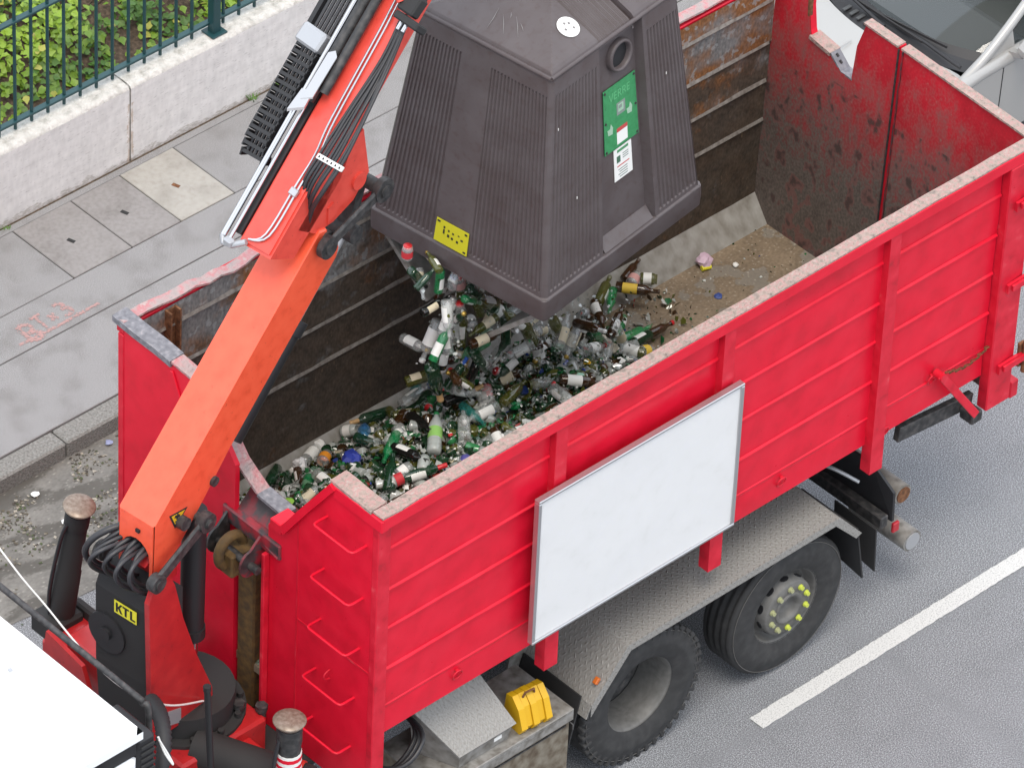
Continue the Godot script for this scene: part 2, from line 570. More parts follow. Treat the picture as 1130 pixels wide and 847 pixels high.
	tread.heightmap_scale = .4
	mats.tread = world_tri(tread, 5.0)
	mats.grey_plate = world_tri(M(Color.WHITE, .6, .1), .9)
	mats.grey_plate.albedo_texture = ntex(70, .02, [[0.0, lin(.10,.09,.075)], [.5, lin(.22,.21,.195)], [1.0, lin(.32,.31,.295)]], 512, 5)
	mats.box_steel = world_tri(M(Color.WHITE, .7, .1), .9)
	mats.box_steel.albedo_texture = ntex(71, .018, [[0.0, lin(.08,.055,.035)], [.5, lin(.17,.145,.11)], [1.0, lin(.26,.235,.19)]], 512, 5)
	mats.tyre = world_tri(M(Color.WHITE, .82), 1.4)
	mats.tyre.albedo_texture = ntex(72, .03, [[0.0, lin(.020,.020,.020)], [.55, lin(.030,.030,.031)], [1.0, lin(.045,.044,.043)]], 256, 4)
	mats.wheel_rim = world_tri(M(Color.WHITE, .6, .2), 2.0)
	mats.wheel_rim.albedo_texture = ntex(73, .03, [[0.0, lin(.10,.097,.09)], [.5, lin(.135,.132,.126)], [1.0, lin(.175,.17,.162)]], 256, 4)
	mats.scuff_line = M(lin(.11, .105, .10), .8)
	mats.nut = M(lin(.36, .37, .20), .5, .1)
	mats.nut_cap = M(lin(.50, .56, .08), .5)
	# bottle bank
	var pla = M(Color.WHITE, .48)
	pla.albedo_texture = ntex(81, .012, [[0.0, lin(.072,.055,.055)], [.5, lin(.088,.073,.075)], [1.0, lin(.104,.089,.092)]], 512, 5)
	world_tri(pla, .5)
	mats.plastic = coarse(pla, ntex(82, .06, [[0.0, lin(.8,.62,.58)], [.25, lin(.92,.88,.86)], [.4, Color.WHITE], [1.0, Color.WHITE]], 512, 5), .6)
	mats.sign_green = world_tri(M(Color.WHITE, .4), 3.0)
	mats.sign_green.albedo_texture = ntex(83, .03, [[0.0, lin(.03,.15,.06)], [.3, lin(.035,.23,.085)], [1.0, lin(.05,.28,.11)]], 256, 4)
	mats.sign_yellow = M(lin(.52, .48, .02), .45)
	mats.scuff = M(lin(.20, .19, .19), .7)
	# fence and garden
	mats.fence = M(lin(.012, .055, .062), .42)
	mats.soil = world_tri(M(Color.WHITE, .95), 1.0)
	mats.soil.albedo_texture = ntex(84, .05, [[0.0, lin(.025,.018,.012)], [.5, lin(.075,.052,.034)], [1.0, lin(.17,.12,.08)]], 512, 5)
	# car
	mats.car = M(lin(.36, .36, .35), .38, .2)
	mats.car.clearcoat_enabled = true
	mats.car.clearcoat = .5
	mats.car.clearcoat_roughness = .05
	mats.glass = M(Color(.10, .16, .15, .35), .02)
	mats.screen = M(Color(.14, .22, .21, .2), .01)
	mats.screen.transparency = BaseMaterial3D.TRANSPARENCY_ALPHA
	mats.screen.metallic_specular = 1.0
	mats.glass.transparency = BaseMaterial3D.TRANSPARENCY_ALPHA
	mats.dash = M(lin(.06, .065, .068), .7)

# ------------------------------------------------------------------ road, kerb, pavement
func ground():
	var st = ST()
	quad(st, Vector3(-110, 0, -110), Vector3(-110, 0, 110), Vector3(110, 0, 110), Vector3(110, 0, -110))
	struct("road", st, mats.asphalt)
	st = ST()      # gutter strip, dirty concrete
	sheet(st, func(u, v): return Vector3(-4.0 + u * 12.0, .004, -3.48 + (1.0 - v) * 1.15 + (sin(u * 31.0) * .05 + noi.get_noise_1d(u * 60.0) * .10) * (1.0 - v)), 60, 2, false, true)
	struct("gutter", st, mats.gutter)
	# lane line: one dash, worn at its edges
	st = ST()
	var lp = []
	for i in 161:
		lp.append(Vector3(3.19 + i * .025, .005, 1.418 + noi.get_noise_1d(i * 3.1) * .007))
	for i in range(160, -1, -1):
		lp.append(Vector3(3.19 + i * .025, .005, 1.545 + noi.get_noise_1d(i * 2.7 + 90.0) * .007))
	prism(st, lp, Vector3(0, .004, 0))
	struct("lane_marking", st, mats.paint_white)
	# pavement: two strips of asphalt with an open joint between them
	var y = .14
	var pv := Node3D.new()
	pv.name = "pavement"
	pv.set_meta("kind", "structure")
	add_child(pv)
	st = ST()
	bb(st, Vector3(-40, -.1, -4.398), Vector3(40, y, -3.652), .004)
	obj("asphalt_strip", st, mats.pavement, pv)
	st = ST()
	bb(st, Vector3(-40, -.1, -4.796), Vector3(40, y, -4.408), .004)
	obj("asphalt_strip", st, mats.pavement, pv)
	var xs = [[-40.0, 2.615, mats.pavement], [2.622, 3.148, mats.slab], [3.156, 3.602, mats.slab], [3.610, 4.104, mats.slab_light], [4.112, 40.0, mats.pavement]]
	for k in xs.size():
		var a = xs[k]
		st = ST()
		var is_slab = k > 0 and k < 4
		bb(st, Vector3(a[0], -.1, -5.48), Vector3(a[1], y + (.003 if is_slab else 0.0), -4.803), .005)
		var o = obj("cover_slab" if is_slab else "asphalt_strip", st, a[2], pv)
		if is_slab:
			var c = Vector3((a[0] + a[1]) / 2.0 - .02, y + .0045, -5.13)
			st = ST()
			box(st, c, Vector3(.03, .003, .06), 0.0, Basis(Vector3.UP, .3))
			obj("lifting_slot", st, mats.rust if k == 3 else mats.black_rough, o)
	st = ST()
	bb(st, Vector3(-40, -.1, -5.545), Vector3(40, y - .003, -5.486), .003)
	obj("asphalt_strip", st, mats.pavement, pv)
	st = ST()
	bb(st, Vector3(-40, -.1, -5.569), Vector3(40, y - .014, -5.548))
	obj("wall_joint", st, mats.soil, pv)
	# kerb stones, each a block with worn edges
	for i in 22:
		var x0 = -7.55 + i * 1.0
		st = ST()
		var dz = rng.randf_range(-.004, .004); var dy = rng.randf_range(-.003, .003)
		bb(st, Vector3(x0 + .004, -.1, -3.645), Vector3(x0 + .996, y + dy, -3.478 + dz), .014)
		obj("kerb_stone", st, mats.kerb, pv)
	# pink spray marks on the pavement
	var sp = thing("sprayed_marking", "faded pink spray-paint characters underlined on the pavement", "marking", Vector3(2.2, .145, -4.55))
	var mk = func(pts, w):      # sprayed stroke: a scatter of paint flecks with gaps
		var s = ST()
		for i in pts.size() - 1:
			var d = pts[i + 1] - pts[i]
			for k in int(d.length() * 2600.0 * w / .024):
				var across = Vector3(-d.z, 0, d.x).normalized() * rng.randfn(0, w * .30)
				var c = pts[i] + d * rng.randf() + across + Vector3(0, rng.randf() * .0012, 0)
				if noi.get_noise_2d(c.x * 30.0, c.z * 30.0) < -.32: continue
				var q = rng.randf_range(.002, .0055)
				var an = rng.randf() * TAU
				var e1 = Vector3(cos(an), 0, sin(an)) * q; var e2 = Vector3(-sin(an), 0, cos(an)) * q * rng.randf_range(.5, 1.0)
				quad(s, c - e1, c + e2, c + e1, c - e2)
		obj("paint_stroke", s, mats.spray, sp)
	var P = func(x, z): return Vector3(x, .1425, z)
	mk.call(smooth_path([P.call(1.965, -4.64), P.call(1.955, -4.45)], 3), .03)
	mk.call(smooth_path([P.call(1.975, -4.64), P.call(2.045, -4.61), P.call(2.03, -4.55), P.call(1.985, -4.54)], 4), .026)
	mk.call(smooth_path([P.call(1.985, -4.535), P.call(2.06, -4.51), P.call(2.04, -4.45), P.call(1.97, -4.445)], 4), .03)
	mk.call(smooth_path([P.call(2.085, -4.645), P.call(2.175, -4.655)], 3), .02)
	mk.call(smooth_path([P.call(2.13, -4.64), P.call(2.125, -4.50)], 3), .018)
	mk.call(smooth_path([P.call(2.205, -4.60), P.call(2.255, -4.535)], 3), .02)
	mk.call(smooth_path([P.call(2.255, -4.60), P.call(2.205, -4.535)], 3), .02)
	mk.call(smooth_path([P.call(2.30, -4.66), P.call(2.37, -4.645), P.call(2.35, -4.60), P.call(2.325, -4.595)], 4), .024)
	mk.call(smooth_path([P.call(2.33, -4.592), P.call(2.385, -4.57), P.call(2.36, -4.515), P.call(2.30, -4.52)], 4), .024)
	mk.call(smooth_path([P.call(1.86, -4.478), P.call(2.2, -4.47), P.call(2.57, -4.478)], 6), .022)

# ------------------------------------------------------------------ garden wall, fence, ivy
func garden():
	var st
	var wall = thing("garden_wall", "low pale concrete garden wall with rounded top below the green fence", "wall", Vector3(3.8, .14, -5.7))
	# two cast sections with a joint at x = 3.78; u covers x -5 .. 17.02
	for s in [[-5.0, 3.776], [3.790, 17.0]]:
		st = ST()
		var f = func(a, b): # front face and rounded shoulder
			var x = lerpf(s[0], s[1], a)
			return Vector3(x, lerpf(.10, .772, b), -5.57)
		st.set_smooth_group(FLAT)
		var n = 24
		for i in n:
			var x0 = lerpf(s[0], s[1], float(i) / n); var x1 = lerpf(s[0], s[1], float(i + 1) / n)
			var pts = [[x0, .10], [x1, .10], [x1, .772], [x0, .772]]
			for k in [0, 2, 1, 0, 3, 2]:
				st.set_uv(Vector2((pts[k][0] + 5.0) / 22.02, 1.0 - (pts[k][1] - .10) / .69))
				st.add_vertex(Vector3(pts[k][0], pts[k][1], -5.57))
		var o = obj("wall_section", st, mats.wall, wall)
		st = ST()    # top with a worn arris
		var prof = [Vector2(-5.5705, .770), Vector2(-5.577, .788), Vector2(-5.595, .798), Vector2(-5.66, .803), Vector2(-5.80, .800), Vector2(-5.82, .70), Vector2(-5.82, .05), Vector2(-5.575, .05)]
		var m = int((s[1] - s[0]) / .12)
		st.set_smooth_group(0)
		for i in m:
			for k in prof.size() - 1:
				var w = func(ii, kk):
					var x = lerpf(s[0], s[1], float(ii) / m)
					var j = noi.get_noise_2d(x * 9.0, kk * 13.0) * (.010 if kk in [0, 1, 2] else .004)
					var p = prof[kk]
					return Vector3(x, p.y + (j if kk > 0 and kk < 5 else 0.0), p.x - absf(j) * (.0 if kk == 0 or kk > 4 else .8))
				quad(st, w.call(i, k), w.call(i + 1, k), w.call(i + 1, k + 1), w.call(i, k + 1))
		for e in [s[0], s[1]]:
			st.set_smooth_group(FLAT)
			var lp = []
			for p in prof: lp.append(Vector3(e, p.y, p.x))
			prism(st, lp, Vector3(.002 if e == s[0] else -.002, 0, 0))
		obj("wall_top", st, mats.coping, o)
	# fence
	var fe = thing("garden_fence", "dark green metal bar fence standing on the concrete wall", "fence", Vector3(3.8, .80, -5.70))
	for yy in [.885, 1.765, 2.62]:
		st = ST()
		bb(st, Vector3(-4, yy - .010, -5.728), Vector3(14, yy + .012, -5.680), .003)
		obj("rail", st, mats.fence, fe)
	for i in 106:
		var x = -3.2505 + i * .1485
		if absf(x - 4.655) < .06 or absf(x - 1.45) < .06 or absf(x - 7.86) < .06: continue
		st = ST()
		cyl(st, Vector3(x, .815, -5.704), Vector3(x, 2.75, -5.704), .0125, 8)
		obj("bar", st, mats.fence, fe)
	for x in [1.45, 4.655, 7.86]:
		st = ST()
		bb(st, Vector3(x - .035, .80, -5.705), Vector3(x + .035, 2.8, -5.635), .005)
		var p = obj("post", st, mats.fence, fe)
		st = ST()
		bb(st, Vector3(x - .07, .805, -5.735), Vector3(x + .07, .819, -5.600), .004)
		obj("base_plate", st, mats.fence, p)
	# garden soil rising behind the wall
	var hh = func(x, z):
		var d = clampf((-5.82 - z) / 2.2, 0.0, 1.0)
		return .79 + d * .62 + noi.get_noise_2d(x * 1.3, z * 1.3) * .10 * d
	st = ST()
	sheet(st, func(u, v):
		var x = lerpf(-6.0, 16.0, u); var z = lerpf(-5.8, -12.0, v)
		return Vector3(x, hh.call(x, z), z), 80, 30)
	struct("garden_soil", st, mats.soil)
	# ivy leaves in a loose mat with a few gaps
	var iv = thing("ivy_bed", "bright green ivy growing over the soil behind the fence", "ivy", Vector3(3.6, .8, -6.6))
	var leaf := ST()
	var lobe = [Vector3(0, 0, 0), Vector3(.30, .06, .16), Vector3(.50, .10, .50), Vector3(.26, .03, .72), Vector3(0, -.08, 1.12), Vector3(-.26, .03, .72), Vector3(-.50, .10, .50), Vector3(-.30, .06, .16)]
	leaf.set_smooth_group(0)
	for k in range(1, 7):
		var mid = Vector3(0, -.03, .5)
		tri3(leaf, mid, lobe[k], lobe[k + 1])
	tri3(leaf, Vector3(0, -.03, .5), lobe[0], lobe[1])
	tri3(leaf, Vector3(0, -.03, .5), lobe[7], lobe[0])
	leaf.generate_normals()
	var lm := M(Color.WHITE, .45)
	lm.vertex_color_use_as_albedo = true
	lm.backlight_enabled = true
	lm.backlight = Color(.35, .45, .12)
	var lmesh = leaf.commit()
	lmesh.surface_set_material(0, lm)
	var tr = []; var cs = []
	var n = 0
	while n < 32000:
		var x = rng.randf_range(-1.5, 9.5); var z = -5.80 - pow(rng.randf(), .9) * 2.1
		var gap = noi.get_noise_2d(x * 1.1 + 40.0, z * 1.1) + noi.get_noise_2d(x * 3.5, z * 3.5) * .35
		if gap < -.28 - (.0 if x < 3.9 else -.25): 
			n += 1
			if rng.randf() > .12: continue
		var lay = rng.randf()
		var mound = (noi.get_noise_2d(x * 2.4 + 7.0, z * 2.4) * .5 + .5) * .28 * clampf((-5.82 - z) * 5.0, .1, 1.0)
		var y = hh.call(x, z) + .01 + lay * mound
		var sz = rng.randf_range(.036, .070)
		var nrm = Vector3(rng.randfn(0, .38) - .12, 1.0, rng.randfn(0, .38) + .42).normalized()
		var fwd = Vector3(rng.randf_range(-1, 1), -.3, rng.randf_range(-1, 1))
		fwd = (fwd - nrm * fwd.dot(nrm)).normalized()
		var b := Basis(nrm.cross(fwd), nrm, fwd).scaled_local(Vector3.ONE * sz)
		tr.append(Transform3D(b, Vector3(x, y, z)))
		var t = rng.randf()
		var young = clampf(noi.get_noise_2d(x * 1.7 + 60.0, z * 1.7) * 1.2 + .55 + rng.randf_range(-.3, .3), 0, 1)
		var c = Color(.055, .135, .014).lerp(Color(.23, .36, .024), young)
		if t > .97: c = Color(.36, .36, .06)
		cs.append(c)
		n += 1
	var mm := MultiMesh.new()
	mm.transform_format = MultiMesh.TRANSFORM_3D
	mm.use_colors = true
	mm.mesh = lmesh
	mm.instance_count = tr.size()
	for i in tr.size():
		mm.set_instance_transform(i, tr[i]); mm.set_instance_color(i, cs[i])
	var mmi := MultiMeshInstance3D.new()
	mmi.name = "leaves"
	mmi.multimesh = mm
	mmi.set_meta("kind", "stuff")
	iv.add_child(mmi)
	mmi.position = -bases[iv]
	for i in 14:
		st = ST()
		var a = Vector3(rng.randf_range(2.6, 6.0), 0, rng.randf_range(-6.1, -7.6))
		var pts = []
		for k in 6:
			var q = a + Vector3(k * .14 - .3, 0, sin(k + i) * .06)
			pts.append(Vector3(q.x, hh.call(q.x, q.z) + .02, q.z))
		tube(st, pts, .006, 5)
		obj("stem", st, mats.soil, iv)
	# weeds in the joint at the foot of the wall
	for w in [[4.92, -5.525, .055, "small grass weed in the joint under the garden wall"], [5.16, -5.525, .035, "tiny low weed at the wall foot next to the jib"], [2.60, -5.52, .03, "small weed at the wall foot beside the cover slabs"], [2.66, -5.60, .0, ""]]:
		if w[3] == "": continue
		var t = thing("weed", w[3], "weed", Vector3(w[0], .13, w[1]))
		for k in 14:
			st = ST()
			var a = rng.randf() * TAU; var l = w[2] * rng.randf_range(.6, 1.3)
			var d = Vector3(cos(a), 0, sin(a))
			var p0 = Vector3(w[0], .13, w[1]) + d * rng.randf() * .03
			prism(st, [p0 - d.cross(Vector3.UP) * .006, p0 + d.cross(Vector3.UP) * .006, p0 + d * l * .8 + Vector3(0, l, 0)], Vector3(0, .0006, .0006))
			obj("blade", st, M(lin(.07, .16, .03), .6) if k == 0 or not mats.has("weed") else mats.weed, t)
			if not mats.has("weed"): mats.weed = M(lin(.09, .19, .03), .6)

# ------------------------------------------------------------------ the container
const ROWS := [1.58, 1.82, 2.13, 2.465, 2.785, 3.12, 3.345]
const IROWS := [1.62, 2.24, 2.57, 2.89, 3.245, 3.40]

func container():
	var st
	var t = thing("glass_container", "open-top red steel skip container with scuffed pinkish rim, carried by the lorry", "container", Vector3(2.8, 1.28, 0))
	# near side: lapped sheet panels between the ribs
	var bays = [[.10, 1.435], [1.535, 2.875], [2.975, 4.345], [4.445, 5.43]]
	for b in bays:
		for r in 6:
			var y0 = ROWS[r]; var y1 = ROWS[r + 1]
			var lip = .013 if r < 5 and r > 0 else .005
			var prof = [Vector2(1.158, y0 + .0005), Vector2(1.180, y0 + .0005), Vector2(1.180, lerpf(y0, y1, .35)), Vector2(1.180, lerpf(y0, y1, .7)), Vector2(1.180, y1 - .034), Vector2(1.180 + lip, y1 - .020), Vector2(1.180 + lip, y1 - .010), Vector2(1.178, y1 - .0005), Vector2(1.158, y1 - .0005)]
			st = ST()
			var n = 12
			var f = func(i, k):
				var x = lerpf(b[0], b[1], float(i) / n)
				var p = prof[k]
				var d = 0.0
				if k in [2, 3]: d = noi.get_noise_2d(x * 1.6, p.y * 2.2) * .011
				if k in [4, 5, 6]: d = noi.get_noise_2d(x * 1.6, p.y * 2.2) * .004
				return Vector3(x, p.y + (noi.get_noise_2d(x * 2.0, y1 * 7.0) * .004 if k in [4, 5, 6] else 0.0), p.x + d)
			for i in n:
				for k in prof.size() - 1:
					st.set_smooth_group(1 if k in [1, 2, 3] else FLAT)
					quad(st, f.call(i, k), f.call(i + 1, k), f.call(i + 1, k + 1), f.call(i, k + 1))
			obj("side_panel", st, mats.red, t)
	# far side outside, plain lapped panels (seen from elsewhere)
	for b in bays:
		for r in 6:
			st = ST()
			bb(st, Vector3(b[0], ROWS[r] + .001, -1.185), Vector3(b[1], ROWS[r + 1] - .001, -1.165), .004)
			obj("side_panel", st, mats.red, t)
	for s in [1.0, -1.0]:
		for k in 4:
			var x = [.05, 1.485, 2.925, 4.395][k]
			st = ST()
			if k == 0: bb(st, Vector3(-.006, 1.03, s * 1.159), Vector3(.0995, 3.344, s * 1.215), .006)
			else:
				var zi = s * 1.159; var zo = s * 1.246
				# box rib, deeper at its foot
				for q in 1:
					var a = [Vector3(x - .048, 3.343, zi), Vector3(x + .048, 3.343, zi), Vector3(x + .048, 3.343, s * 1.235), Vector3(x - .048, 3.343, s * 1.235)]
					var c = [Vector3(x - .058, 1.36, zi), Vector3(x + .058, 1.36, zi), Vector3(x + .058, 1.36, zo), Vector3(x - .058, 1.36, zo)]
					var mid = Vector3(x, 2.3, s * 1.19)
					for i in 4: qo(st, a[i], a[(i + 1) % 4], c[(i + 1) % 4], c[i], mid)
					qo(st, c[0], c[1], c[2], c[3], mid)
					qo(st, a[0], a[1], a[2], a[3], mid)
			obj("rib" if k else "corner_post", st, mats.red_worn, t)
		st = ST()    # rear post
		bb(st, Vector3(5.435, 1.30, s * 1.159), Vector3(5.66, 3.343, s * 1.25), .008)
		var rp = obj("corner_post", st, mats.red_worn, t)
		if s > 0:
			for yy in [1.64, 2.33, 3.02]:
				st = ST()
				prism(st, [Vector3(5.50, yy - .04, 1.252), Vector3(5.50, yy + .03, 1.252), Vector3(5.66, yy + .05, 1.262), Vector3(5.74, yy + .03, 1.262), Vector3(5.74, yy - .02, 1.262), Vector3(5.66, yy - .03, 1.262)], Vector3(0, 0, .022))
				beam(st, Vector3(5.52, yy + .01, 1.29), Vector3(5.72, yy + .02, 1.295), .018, .045)
				var hg = obj("hinge", st, mats.red_worn, t)
				st = ST()
				cyl(st, Vector3(5.735, yy - .12, 1.285), Vector3(5.735, yy + .14, 1.285), .024, 12)
				bb(st, Vector3(5.70, yy - .09, 1.235), Vector3(5.75, yy + .11, 1.262), .004)
				obj("hinge_pin", st, mats.rust, hg)
	# top rails
	st = ST()
	bb(st, Vector3(0.0, 3.345, 1.152), Vector3(5.76, 3.438, 1.248), .006)
	obj("top_rail", st, mats.red, t)
	st = ST()
	var pts = []
	for i in 40: pts.append(Vector3(-.004 + i * 5.77 / 39.0, 3.4515 + noi.get_noise_1d(i * 2.0) * .005, 1.199 + noi.get_noise_1d(i * 1.3 + 50.0) * .006))
	sweep_rect(st, pts, Vector3(0, 0, 1), .092, .012)
	obj("rim", st, mats.rim, t)
	st = ST()
	bb(st, Vector3(0.0, 3.345, -1.235), Vector3(5.76, 3.41, -1.16), .006)
	obj("top_rail", st, mats.red_worn, t)
	st = ST()
	pts = []
	for i in 60:
		var x = -.004 + i * 5.77 / 59.0
		var dent = exp(-pow((x - .75) / .42, 2.0))
		pts.append(Vector3(x, 3.452 - dent * .035 * (1.0 + noi.get_noise_1d(i * 7.0)) + noi.get_noise_1d(i * 3.0) * .012, -1.20 + dent * (.02 + noi.get_noise_1d(i * 5.0 + 9.0) * .03) + noi.get_noise_1d(i * 2.0 + 20.0) * .006))
	sweep_rect(st, pts, Vector3(0, .10, 1), .088, .014)
	obj("rim", st, mats.rim_front, t)
	# inside faces
	st = ST()
	sheet(st, func(u, v): return Vector3(5.66 * (1.0 - u), lerpf(1.6, 3.41, v), 1.150), 6, 2, false, true)
	bb(st, Vector3(.03, 1.6, 1.1505), Vector3(5.66, 3.41, 1.157))
	obj("inner_lining", st, mats.inner, t)
	for r in 5:
		st = ST()
		var y0 = IROWS[r]; var y1 = IROWS[r + 1]
		var n = 40
		var f = func(i, k):
			var x = lerpf(.02, 5.655, float(i) / n)
			var d = noi.get_noise_2d(x * 2.1, (y0 + y1) * 3.0) * .012 * (1.0 if k == 1 else .3)
			return Vector3(x, [y0 + .001, (y0 + y1) / 2.0, y1 - .001][k], -1.150 + d + (.008 if k == 0 else 0.0))
		st.set_smooth_group(1)
		for i in n:
			for k in 2:
				var c = [f.call(i, k), f.call(i + 1, k), f.call(i + 1, k + 1), f.call(i, k + 1)]
				for m in [0, 2, 1, 0, 3, 2]:
					st.set_uv(Vector2(c[m].x / 5.7, 1.0 - (c[m].y - 1.6) / 1.85))
					st.add_vertex(c[m])
		obj("inner_panel", st, mats.inner, t)
		if r > 0:
			st = ST()      # lap of the sheet above: a narrow worn ledge
			prism(st, [Vector3(.02, y0 - .020, -1.162), Vector3(.02, y0 - .018, -1.140), Vector3(.02, y0 - .006, -1.132), Vector3(.02, y0 + .026, -1.148), Vector3(.02, y0 + .026, -1.162)], Vector3(5.60, 0, 0))
			obj("ledge", st, mats.ledge, t)
	# rusty bracket on the inside near the front
	st = ST()
	for dx in [0.0, .075]: bb(st, Vector3(.32 + dx, 2.95, -1.15), Vector3(.335 + dx, 3.385, -1.09))
	bb(st, Vector3(.335, 2.95, -1.15), Vector3(.395, 3.38, -1.138))
	obj("bracket", st, mats.rust, t)
	# floor with sloped sides
	st = ST()
	sheet(st, func(u, v): return Vector3(lerpf(.03, 5.60, u), 1.43, lerpf(1.005, -1.005, v)), 4, 2, false, true)
	bb(st, Vector3(.03, 1.37, -1.0), Vector3(5.60, 1.426, 1.0))
	obj("floor", st, mats.floor_dirt, t)
	for s in [-1.0, 1.0]:
		st = ST()
		prism(st, [Vector3(.03, 1.43, s * 1.0), Vector3(.03, 1.628, s * 1.150), Vector3(.03, 1.628, s * 1.156), Vector3(.03, 1.42, s * 1.0)], Vector3(5.60, 0, 0))
		obj("floor_slope", st, mats.chamfer, t)
	# underframe skids
	for z in [-.42, .42]:
		st = ST()
		bb(st, Vector3(.05, 1.06, z - .06), Vector3(5.5, 1.31, z + .06), .006)
		obj("skid", st, mats.red_worn, t)
	for k in 5:
		st = ST()
		bb(st, Vector3(.6 + k * 1.12, 1.25, -.90), Vector3(.68 + k * 1.12, 1.37, .90), .004)
		obj("cross_bearer", st, mats.dark_steel, t)
	container_front(t)
	container_rear(t)
	# rings and weld bead along the foot of the near side
	st = ST()
	for k in [[.72, 1.72], [3.55, 1.715], [4.92, 1.83], [4.50, 1.615]]:
		var ring = []
		for i in 13: ring.append(Vector3(k[0] + cos(i * TAU / 12.0) * .038, k[1] + sin(i * TAU / 12.0) * .038, 1.197 + sin(i * TAU / 12.0) * .008))
		st = ST()
		tube(st, ring, .006, 6, false)
		bb(st, Vector3(k[0] - .012, k[1] + .028, 1.182), Vector3(k[0] + .012, k[1] + .042, 1.204), .003)
		obj("tarpaulin_ring", st, mats.red_worn, t)
	# latch lever and its chain
	st = ST()
	beam(st, Vector3(4.93, 1.90, 1.262), Vector3(5.30, 1.375, 1.285), .016, .058, Vector3(.7, .5, 0), .004)
	cyl(st, Vector3(4.945, 1.88, 1.20), Vector3(4.945, 1.88, 1.28), .03, 12)
	obj("latch_lever", st, mats.red_worn, t)
	st = ST()
	beam(st, Vector3(4.70, 1.44, 1.13), Vector3(5.40, 1.36, 1.13), .05, .12, Vector3.UP, .004)
	bb(st, Vector3(5.26, 1.30, 1.17), Vector3(5.36, 1.39, 1.29), .008)
	obj("latch_rod", st, mats.dark_steel, t)
	for i in 13:
		var q = float(i) / 12.0
		var c = Vector3(lerpf(5.05, 5.42, q), lerpf(1.835, 1.845, q) - sin(q * PI) * .05, 1.215 + (.004 if i % 2 else -.004))
		var ring = []
		for k in 9:
			var a = k * TAU / 8.0
			ring.append(c + Vector3(cos(a) * .021, sin(a) * (.013 if i % 2 else .005), sin(a) * (.005 if i % 2 else .012)))
		st = ST()
		tube(st, ring, .0042, 5, false)
		obj("chain_link", st, mats.rust, t)

